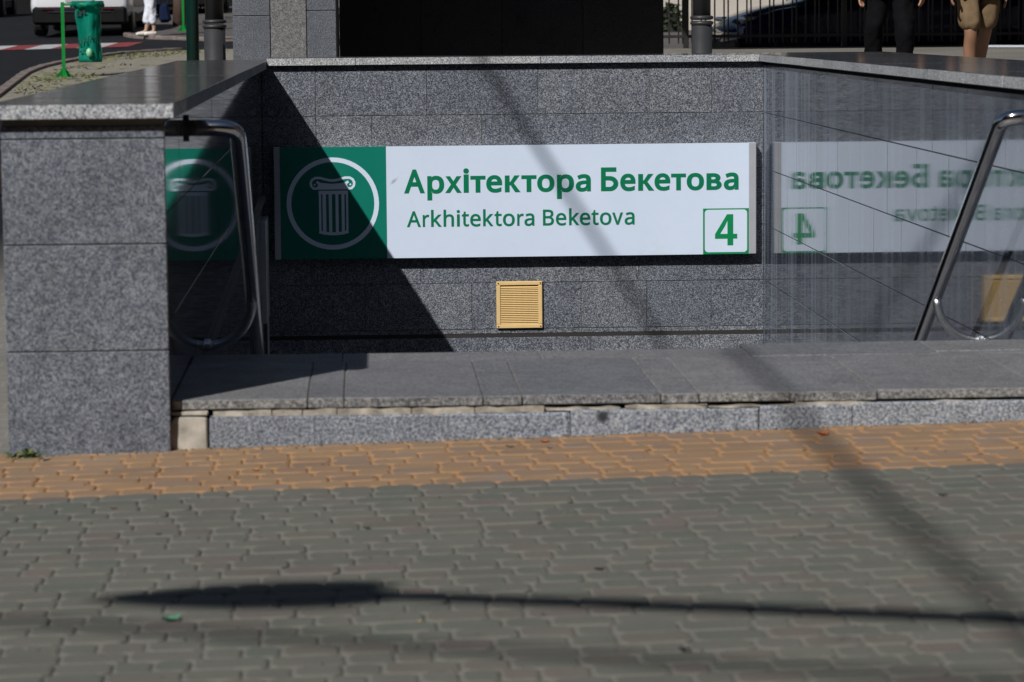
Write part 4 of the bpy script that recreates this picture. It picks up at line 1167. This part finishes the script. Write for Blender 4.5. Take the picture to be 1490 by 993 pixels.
hd_ = MB(); rr = random.Random(77)  # dark leaf mass filling in for a second dark car
for k in range(44):
    leaf_mass(hd_, rr, 260, -6.5 + k * .32, 0, rr.uniform(.1, .38), .3, .45, .42, .09)
hg = tag(empty('hedge', (0, 70.3, 1.25)), 'low dark hedge standing in for a dark car before the beige wall', 'hedge')
tag(hd_.build('leaves', M['hedge'], hg), kind='stuff')
MB().box(-6.7, 7.4, -.25, .25, -.6, .42).build('woody_core', M['iron'], hg)

bd = tag(empty('town_building', (-16, 100, 1.8)), 'grey-brown town building closing the street at the upper left', 'building')
MB().box(-22, 17.5, 0, 10, 0.9, 14).build('facade', M['wall_grey'], bd)
MB().box(-22.1, 17.6, -.12, 9, -2.0, 0.895).build('shade_dark_plinth', M['black'], bd)  # black colour stands for tree shade over the building's foot
wm_ = bevel_box('window', 1.3, .1, 2.0, .02, plain('window_glass', (0.03, 0.035, 0.045), 0.08))
fm_ = MB().box(-.12, 1.42, -.03, .0, -.12, 0).box(-.12, 1.42, -.03, 0, 2.0, 2.12).box(-.12, 0, -.03, 0, .001, 1.999).box(1.3, 1.42, -.03, 0, .001, 1.999).mesh('frame', M['concrete'])
for zf in (1.7, 5.2, 8.9):
    for i in range(13):
        o = link('window', wm_, bd, (-21 + i * 3.0, -.05, zf))
        link('frame', fm_, o, (0, -.02, 0))
def tree(x, y, h, r, label, seed):
    rr = random.Random(seed)
    e = tag(empty('street_tree', (x, y, terr(x, y) + .05)), label, 'tree', 'street trees at the upper left')
    MB().tube([(0, 0, -.1), (.03, 0, 1.2), (-.05, .05, 2.6), (.05, 0, h * .7)], [.15, .125, .11, .05], 12).build('trunk', M['bark'], e, smooth=True)
    for k in range(4):
        a = k * 1.6 + rr.random()
        MB().tube([(0, 0, 2.5 + k * .3), (math.cos(a) * r * .35, math.sin(a) * r * .35, 3.3 + k * .35), (math.cos(a) * r * .8, math.sin(a) * r * .8, 4.0 + k * .4)], [.07, .045, .015], 8).build('limb', M['bark'], e, smooth=True)
    c_ = MB()
    for k in range(12):
        a = rr.uniform(0, 6.28); q = rr.uniform(.1, .8) * r
        leaf_mass(c_, rr, 150, math.cos(a) * q, math.sin(a) * q, rr.uniform(3.2, h), r * .5, r * .5, r * .38, .13)
    tag(c_.build('crown', M['foliage'], e), kind='stuff')
tree(-3.70, 61.5, 6.0, 2.4, 'nearer brown-trunked tree on the far pavement beside the small green stand', 31)
tree(-6.9, 80, 7.0, 3.4, 'far tree at the end of the road, behind the dark cars', 32)
tree(-13.5, 84, 7.0, 3.6, 'far tree at the extreme upper left, beyond the road', 33)

# ------------------------------------------------------------------ cars
def car(x, y, rz, paint, label, hgt=1.6, L=4.5, Wd=1.86):
    """length along +Y (nose), origin under the rear bumper"""
    e = tag(empty('parked_car', (x, y, terr(x, y) + .02), rz), label, 'car')
    fx, fy = -math.sin(rz) * L, math.cos(rz) * L
    e.rotation_mode = 'QUATERNION'
    e.rotation_quaternion = Quaternion((0, 0, 1), rz) @ Quaternion((1, 0, 0), math.atan2(terr(x + fx, y + fy) - terr(x, y), L))
    hw = Wd / 2
    # stations: y, z_bottom, z_belt, z_top, half width at belt, half width at top
    st = [(0.0, .50, .86, .90, hw * .86, hw * .80), (0.08, .42, .98, 1.04, hw * .95, hw * .86), (0.35, .36, 1.03, 1.32, hw, hw * .76), (0.75, .34, 1.04, hgt - .06, hw, hw * .72), (1.6, .32, 1.02, hgt, hw, hw * .72),
          (2.4, .32, 1.0, hgt - .05, hw, hw * .72), (3.0, .32, .98, 1.28, hw, hw * .76), (3.35, .33, .97, 1.03, hw, hw * .84), (3.9, .34, .9, .95, hw * .97, hw * .82), (4.35, .38, .74, .80, hw * .9, hw * .8), (4.5, .46, .66, .70, hw * .8, hw * .7)]
    v, f = [], []
    for yy, zb, zl, zt, wb, wt in st:
        yy *= L / 4.5
        half = [(wb * .9, zb), (wb, zb + .12), (wb * 1.0, (zb + zl) / 2), (wb * .97, zl), (wt, zt - .05), (wt * .7, zt), (0, zt + .015)]
        v += [(-a, yy, z) for a, z in half] + [(a, yy, z) for a, z in half[-2::-1]]
    n = 13
    for i in range(len(st) - 1):
        for j in range(n - 1):
            f.append((i * n + j, (i + 1) * n + j, (i + 1) * n + j + 1, i * n + j + 1))
        f.append((i * n + n - 1, (i + 1) * n + n - 1, (i + 1) * n, i * n))
    f += [tuple(range(n)), tuple((len(st) - 1) * n + j for j in reversed(range(n)))]
    b = MB(); b.add(v, f)
    for i in range(2, 7):
        for j in (3, 8):
            b.mi[i * n + j] = 1 if i > 1 else 0
    for i in (1, 2, 6):
        for j in (4, 5, 6, 7): b.mi[i * n + j] = 1
    me = b.mesh('body', [paint, M['car_glass']])
    bm = bmesh.new(); bm.from_mesh(me)
    bmesh.ops.recalc_face_normals(bm, faces=bm.faces[:])
    bmesh.ops.subdivide_edges(bm, edges=bm.edges[:], cuts=1, use_grid_fill=True, smooth=0.35)
    bm.to_mesh(me); bm.free()
    me.polygons.foreach_set('use_smooth', [True] * len(me.polygons))
    link('body', me, e)
    link('rear_bumper', bevel_box('rear_bumper', Wd * .93, .5, .34, .05, M['black']), e, (-Wd * .465, -.05, .24))
    link('chrome_strip', bevel_box('chrome_strip', Wd * .62, .03, .025, .006, M['chrome']), e, (-Wd * .31, -.07, .47))
    link('front_bumper', bevel_box('front_bumper', Wd * .86, .4, .26, .05, M['black']), e, (-Wd * .43, L - .35, .22))
    link('sill', bevel_box('sill', Wd * .94, L * .62, .18, .03, M['black']), e, (-Wd * .47, L * .2, .2))
    for s in (-1, 1):
        link('tail_light', bevel_box('tail_light', .30, .14, .09, .03, M['tail']), e, (s * Wd * .33 - .15, .10, 1.08))
        link('reflector', bevel_box('reflector', .22, .03, .022, .006, M['tail']), e, (s * Wd * .30 - .13, -.072, .52))
        link('headlight', bevel_box('headlight', .40, .30, .07, .03, M['lamp_glass']), e, (s * Wd * .33 - .20, L - .36, .74))
        for yy in (.82, L - .85):
            wv = MB().lathe([(.22, -.11), (.315, -.11), (.335, -.07), (.335, .07), (.315, .11), (.22, .11)], 28).build('wheel', M['tyre'], e, (s * (hw - .12), yy, .335), (0, math.pi / 2, 0), smooth=False)
            MB().lathe([(.05, -.115), (.215, -.112), (.215, .112), (.05, .118)], 20).build('rim', M['rim'], wv)
    link('number_plate', bevel_box('number_plate', .52, .02, .11, .004, M['sign_cap']), e, (-.26, -.06, .66))
    return e
def paint(name, col, rough=.3, metal=.2):
    mt = plain(name, col, rough, metal, .03, 3, .5, .8)
    return mt
M['rim'] = plain('dark_alloy', (.05, .05, .055), .3, .6)
M['tyre'] = plain('tyre_rubber', (.014, .014, .015), .8)
M['tail'] = plain('red_lens', (.07, .004, .005), .15)
M['lamp_glass'] = plain('headlight_glass', (.75, .78, .8), .08, .6)
car(-5.36, 57.6, math.radians(-1.2), paint('white_car_paint', (.74, .74, .76), .3, 0), 'white crossover seen from behind on the road, black lower bumper', 1.66, 4.6, 1.92)
car(-4.0, 69.5, math.radians(2), paint('black_car_paint', (.012, .012, .014)), 'black car parked at the kerb beyond the white crossover')
car(-9.6, 73.0, math.radians(1), paint('graphite_car_paint', (.02, .022, .025)), 'dark car far up the road at the extreme left')
car(9.8, 45.6, math.radians(99), paint('dark_blue_car_paint', (.006, .012, .06), .2), 'dark blue car in the shade behind the iron fence', 1.5, 4.4, 1.8)

# white painted kerb line by the fence
wl = MB()
for i in range(10):
    x0_, x1_ = 8.05 + i * .25, 8.05 + (i + 1) * .25
    y0_, y1_ = 38.7 - .10 * i, 38.7 - .10 * (i + 1)
    wl.add([(x0_, y0_, terr(x0_, y0_) + .01), (x1_, y1_, terr(x1_, y1_) + .01), (x1_, y1_ + .1, terr(x1_, y1_) + .035), (x0_, y0_ + .1, terr(x0_, y0_) + .035), (x1_, y1_ + .25, terr(x1_, y1_) + .035), (x0_, y0_ + .25, terr(x0_, y0_) + .035)],
           [(0, 1, 2, 3), (3, 2, 4, 5)])
tag(wl.build('white_kerb', plain('white_kerb_paint', (.55, .57, .62), .7, 0, .1, 4)), 'low white painted kerb at the far right in front of the fence', kind='structure')

# ------------------------------------------------------------------ people
def skin(name, verts, edges, radii, mat, parent, lvl=2, root=0):
    me = bpy.data.meshes.new(name)
    me.from_pydata(verts, edges, [])
    o = bpy.data.objects.new(name, me)
    COL.objects.link(o)
    o.modifiers.new('s', 'SKIN')
    for d, r in zip(me.skin_vertices[0].data, radii):
        d.radius = (r, r) if not hasattr(r, '__len__') else r
    me.skin_vertices[0].data[root].use_root = True
    o.modifiers.new('b', 'SUBSURF').levels = lvl
    dg = bpy.context.evaluated_depsgraph_get()
    out = bpy.data.meshes.new_from_object(o.evaluated_get(dg))
    bpy.data.objects.remove(o); bpy.data.meshes.remove(me)
    if name in ('shorts', 'trousers', 'shirt'):        # cloth hangs in folds
        from mathutils import noise as mn
        for v in out.vertices:
            q = v.co * 9.0 + Vector((len(out.vertices), 0, 0))
            v.co += v.normal * (0.021 * mn.noise(Vector((q.x * 1.3, q.y * 1.3, q.z * .55))) + 0.010 * mn.noise(q * 2.4))
    out.materials.clear(); out.materials.append(mat)
    out.polygons.foreach_set('use_smooth', [True] * len(out.polygons))
    out.name = name
    return link(name, out, parent)

def person(x, y, rz, label, legs, arms, skin_col, lower, upper, shoe_col, hair_col, s=1.0, lift=0.0):
    """faces -Y before rotation. legs: per side (knee dy, ankle dy, ankle lift, spread); arms: per side (elbow, wrist) offsets"""
    e = tag(empty('person', (x, y, terr(x, y) + lift), rz), label, 'person')
    S = plain('skin_' + label[:12], skin_col, .55, 0, .08, 10)
    V, E, R = [], [], []
    def p(co, r, par=None):
        V.append(tuple(c * s for c in co)); R.append(r * s if not hasattr(r, '__len__') else tuple(q * s for q in r))
        if par is not None: E.append((par, len(V) - 1))
        return len(V) - 1
    pel = p((0, 0, .93), (.145, .11)); wai = p((0, 0, 1.10), (.13, .10), pel); ch = p((0, .01, 1.30), (.155, .11), wai); shc = p((0, .01, 1.43), (.10, .085), ch)
    nk = p((0, 0, 1.51), .052, shc); jaw = p((0, -.025, 1.585), (.062, .07), nk); hd = p((0, -.005, 1.66), (.075, .092), jaw); top = p((0, .0, 1.735), (.055, .07), hd)
    nose = p((0, -.112, 1.635), .012, hd)
    K = []
    for sd, (kx, ky, ax, ay, az) in zip((-1, 1), legs):
        hip = p((sd * .09, 0, .87), .088, pel); kn = p((kx, ky - .008, .50 + az * .4), (.053, .057), hip); cf = p((kx * .6 + ax * .4, ky * .6 + ay * .4 + .022, .355 + az * .6), (.052, .06), kn); an = p((ax, ay, .09 + az), .034, cf)
        to = p((ax, ay - .15, .03 + az), .03, an)
        K.append((hip, kn, cf, an, to))
    AH = []
    for sd, (el, wr) in zip((-1, 1), arms):
        sh = p((sd * .18, .01, 1.40), .055, shc); eb = p((sd * .235 + el[0], el[1], 1.12 + el[2]), .04, sh); w_ = p((sd * .26 + wr[0], wr[1], .88 + wr[2]), .028, eb)
        pm = p((sd * .262 + wr[0], wr[1] - .012, .81 + wr[2]), (.036, .02), w_)
        for k, (dx, ln_) in enumerate(((-.027, .062), (-.009, .07), (.009, .066), (.025, .052))):
            a0 = p((sd * .262 + wr[0] + dx * .3, wr[1] - .012 + dx, .772 + wr[2]), .0105, pm)
            a1 = p((sd * .262 + wr[0] + dx * .3 - sd * .006, wr[1] - .018 + dx, .772 + wr[2] - ln_ * .55), .0095, a0)
            p((sd * .262 + wr[0] + dx * .3 - sd * .022, wr[1] - .024 + dx, .772 + wr[2] - ln_), .0085, a1)
        t0 = p((sd * .25 + wr[0], wr[1] - .048, .83 + wr[2]), .012, pm); p((sd * .245 + wr[0], wr[1] - .066, .785 + wr[2]), .010, t0)
    body = skin('body', V, E, R, S, e, 2, pel)
    vv = lambda i: Vector(V[i])
    # upper garment
    skin('shirt', [V[pel], V[wai], V[ch], V[shc], tuple(vv(K[0][0]) * .0 + vv(pel) + Vector((0, 0, -.06 * s)))] + [q for sd in (-1, 1) for q in ((sd * .19 * s, .01 * s, 1.405 * s), tuple(Vector((sd * .19 * s, .01 * s, 1.405 * s)).lerp(Vector(((sd * .235) * s, 0, 1.12 * s)), .7)))],
         [(0, 1), (1, 2), (2, 3), (0, 4), (3, 5), (5, 6), (3, 7), (7, 8)], [(.17 * s, .13 * s), (.155 * s, .12 * s), (.175 * s, .13 * s), (.11 * s, .095 * s), (.17 * s, .13 * s), .07 * s, .065 * s, .07 * s, .065 * s], upper, e, 2, 0)
    kind, lm = lower
    Vt, Et, Rt = [V[wai], V[pel]], [(0, 1)], [(.15 * s, .12 * s), (.165 * s, .13 * s)]
    for hip, kn, cf, an, to in K:
        h, k_, c_, a_ = vv(hip), vv(kn), vv(cf), vv(an)
        b0 = len(Vt)
        if kind == 'shorts':
            Vt += [tuple(h), tuple(h.lerp(k_, .5)), tuple(h.lerp(k_, 1.02))]; Rt += [.112 * s, .108 * s, .105 * s]
            Et += [(1, b0), (b0, b0 + 1), (b0 + 1, b0 + 2)]
        elif kind == 'cropped':
            Vt += [tuple(h), tuple(k_), tuple(k_.lerp(a_, .74))]; Rt += [.115 * s, .082 * s, .080 * s]
            Et += [(1, b0), (b0, b0 + 1), (b0 + 1, b0 + 2)]
        else:
            Vt += [tuple(h), tuple(k_), tuple(c_), tuple(a_ + Vector((0, 0, .01)))]; Rt += [.112 * s, .088 * s, .08 * s, .075 * s]
            Et += [(1, b0), (b0, b0 + 1), (b0 + 1, b0 + 2), (b0 + 2, b0 + 3)]
    skin('shorts' if kind == 'shorts' else 'trousers', Vt, Et, Rt, lm, e, 3, 1)
    for hip, kn, cf, an, to in K:
        a_, t_ = vv(an), vv(to)
        skin('shoe', [tuple(a_ + Vector((0, .045 * s, -.04 * s))), tuple(a_ + Vector((0, -.03 * s, -.045 * s))), tuple(t_ + Vector((0, 0, .008 * s))), tuple(t_ + Vector((0, -.06 * s, .004 * s)))], [(0, 1), (1, 2), (2, 3)], [.045 * s, .05 * s, .042 * s, .03 * s], plain('shoe_' + label[:10], shoe_col, .6, 0, .05, 8), e, 2, 1)
    hm = MB().lathe([(.085 * s, -.02 * s), (.098 * s, .03 * s), (.088 * s, .085 * s), (.05 * s, .125 * s), (.001, .135 * s)], 18)
    hm.build('hair', plain('hair_' + label[:10], hair_col, .6, 0, .3, 30), e, (0, .018 * s, 1.66 * s), smooth=True)
    return e
def cloth(name, c, var=.14, scale=30): return plain(name, c, .9, 0, var, scale, .12)
RA = (((0, 0, 0), (0, 0, 0)), ((0, 0, 0), (0, 0, 0)))
person(5.17, 25.0, math.radians(8), 'person in brown cargo shorts with bare legs walking towards the stairwell, upper right',
       ((-.095, -.10, -.09, -.07, 0.0), (.085, .05, .07, .17, 0.05)), (((-.02, -.05, 0), (-.03, -.16, .02)), ((.0, .05, 0), (0, .06, 0))), (.27, .14, .082), ('shorts', cloth('brown_cargo_cloth', (.17, .115, .065))), cloth('grey_tee', (.2, .2, .2)), (.05, .05, .05), (.03, .02, .015), 1.01, .0)
person(4.55, 25.6, math.radians(-20), 'person in black trousers striding just right of the dark blue car',
       ((-.15, -.05, -.16, .10, 0.02), (.13, -.12, .12, -.12, 0.0)), RA, (.42, .22, .13), ('trousers', cloth('black_trouser_cloth', (.0035, .0035, .0045))), cloth('dark_shirt', (.03, .03, .035)), (.01, .01, .01), (.03, .02, .015), 1.02, .0)
pw = person(-3.86, 55.6, math.radians(-62), 'person in cropped white trousers and white shoes on the far kerb',
       ((-.03, -.03, -.05, -.10, 0.0), (.03, .0, .04, .03, 0.0)), RA, (.45, .28, .2), ('cropped', cloth('white_linen', (.72, .74, .80), .05)), cloth('white_blouse', (.7, .7, .72), .05), (.75, .70, .62), (.05, .03, .02), .97, .075)
hb = tag(empty('shoulder_bag', (-3.62, 55.4, 1.80)), 'navy blue cloth bag hanging beside the person in white', 'bag')
me = bevel_box('pouch', .24, .13, .36, .06, cloth('navy_cloth', (.008, .014, .04)))
for v_ in me.vertices:
    k_ = 1 - .45 * (v_.co.z / .36) ** 1.5
    v_.co.x = .12 + (v_.co.x - .12) * k_ + .02 * math.sin(v_.co.z * 20)
    v_.co.y = .065 + (v_.co.y - .065) * k_
link('pouch', me, hb, (-.11, -.06, -.22))
MB().tube([(-.08, 0, .13), (-.06, 0, .36), (0, 0, .46), (.06, 0, .36), (.08, 0, .13)], .012, 8).build('strap', cloth('navy_strap', (.012, .022, .06)), hb)
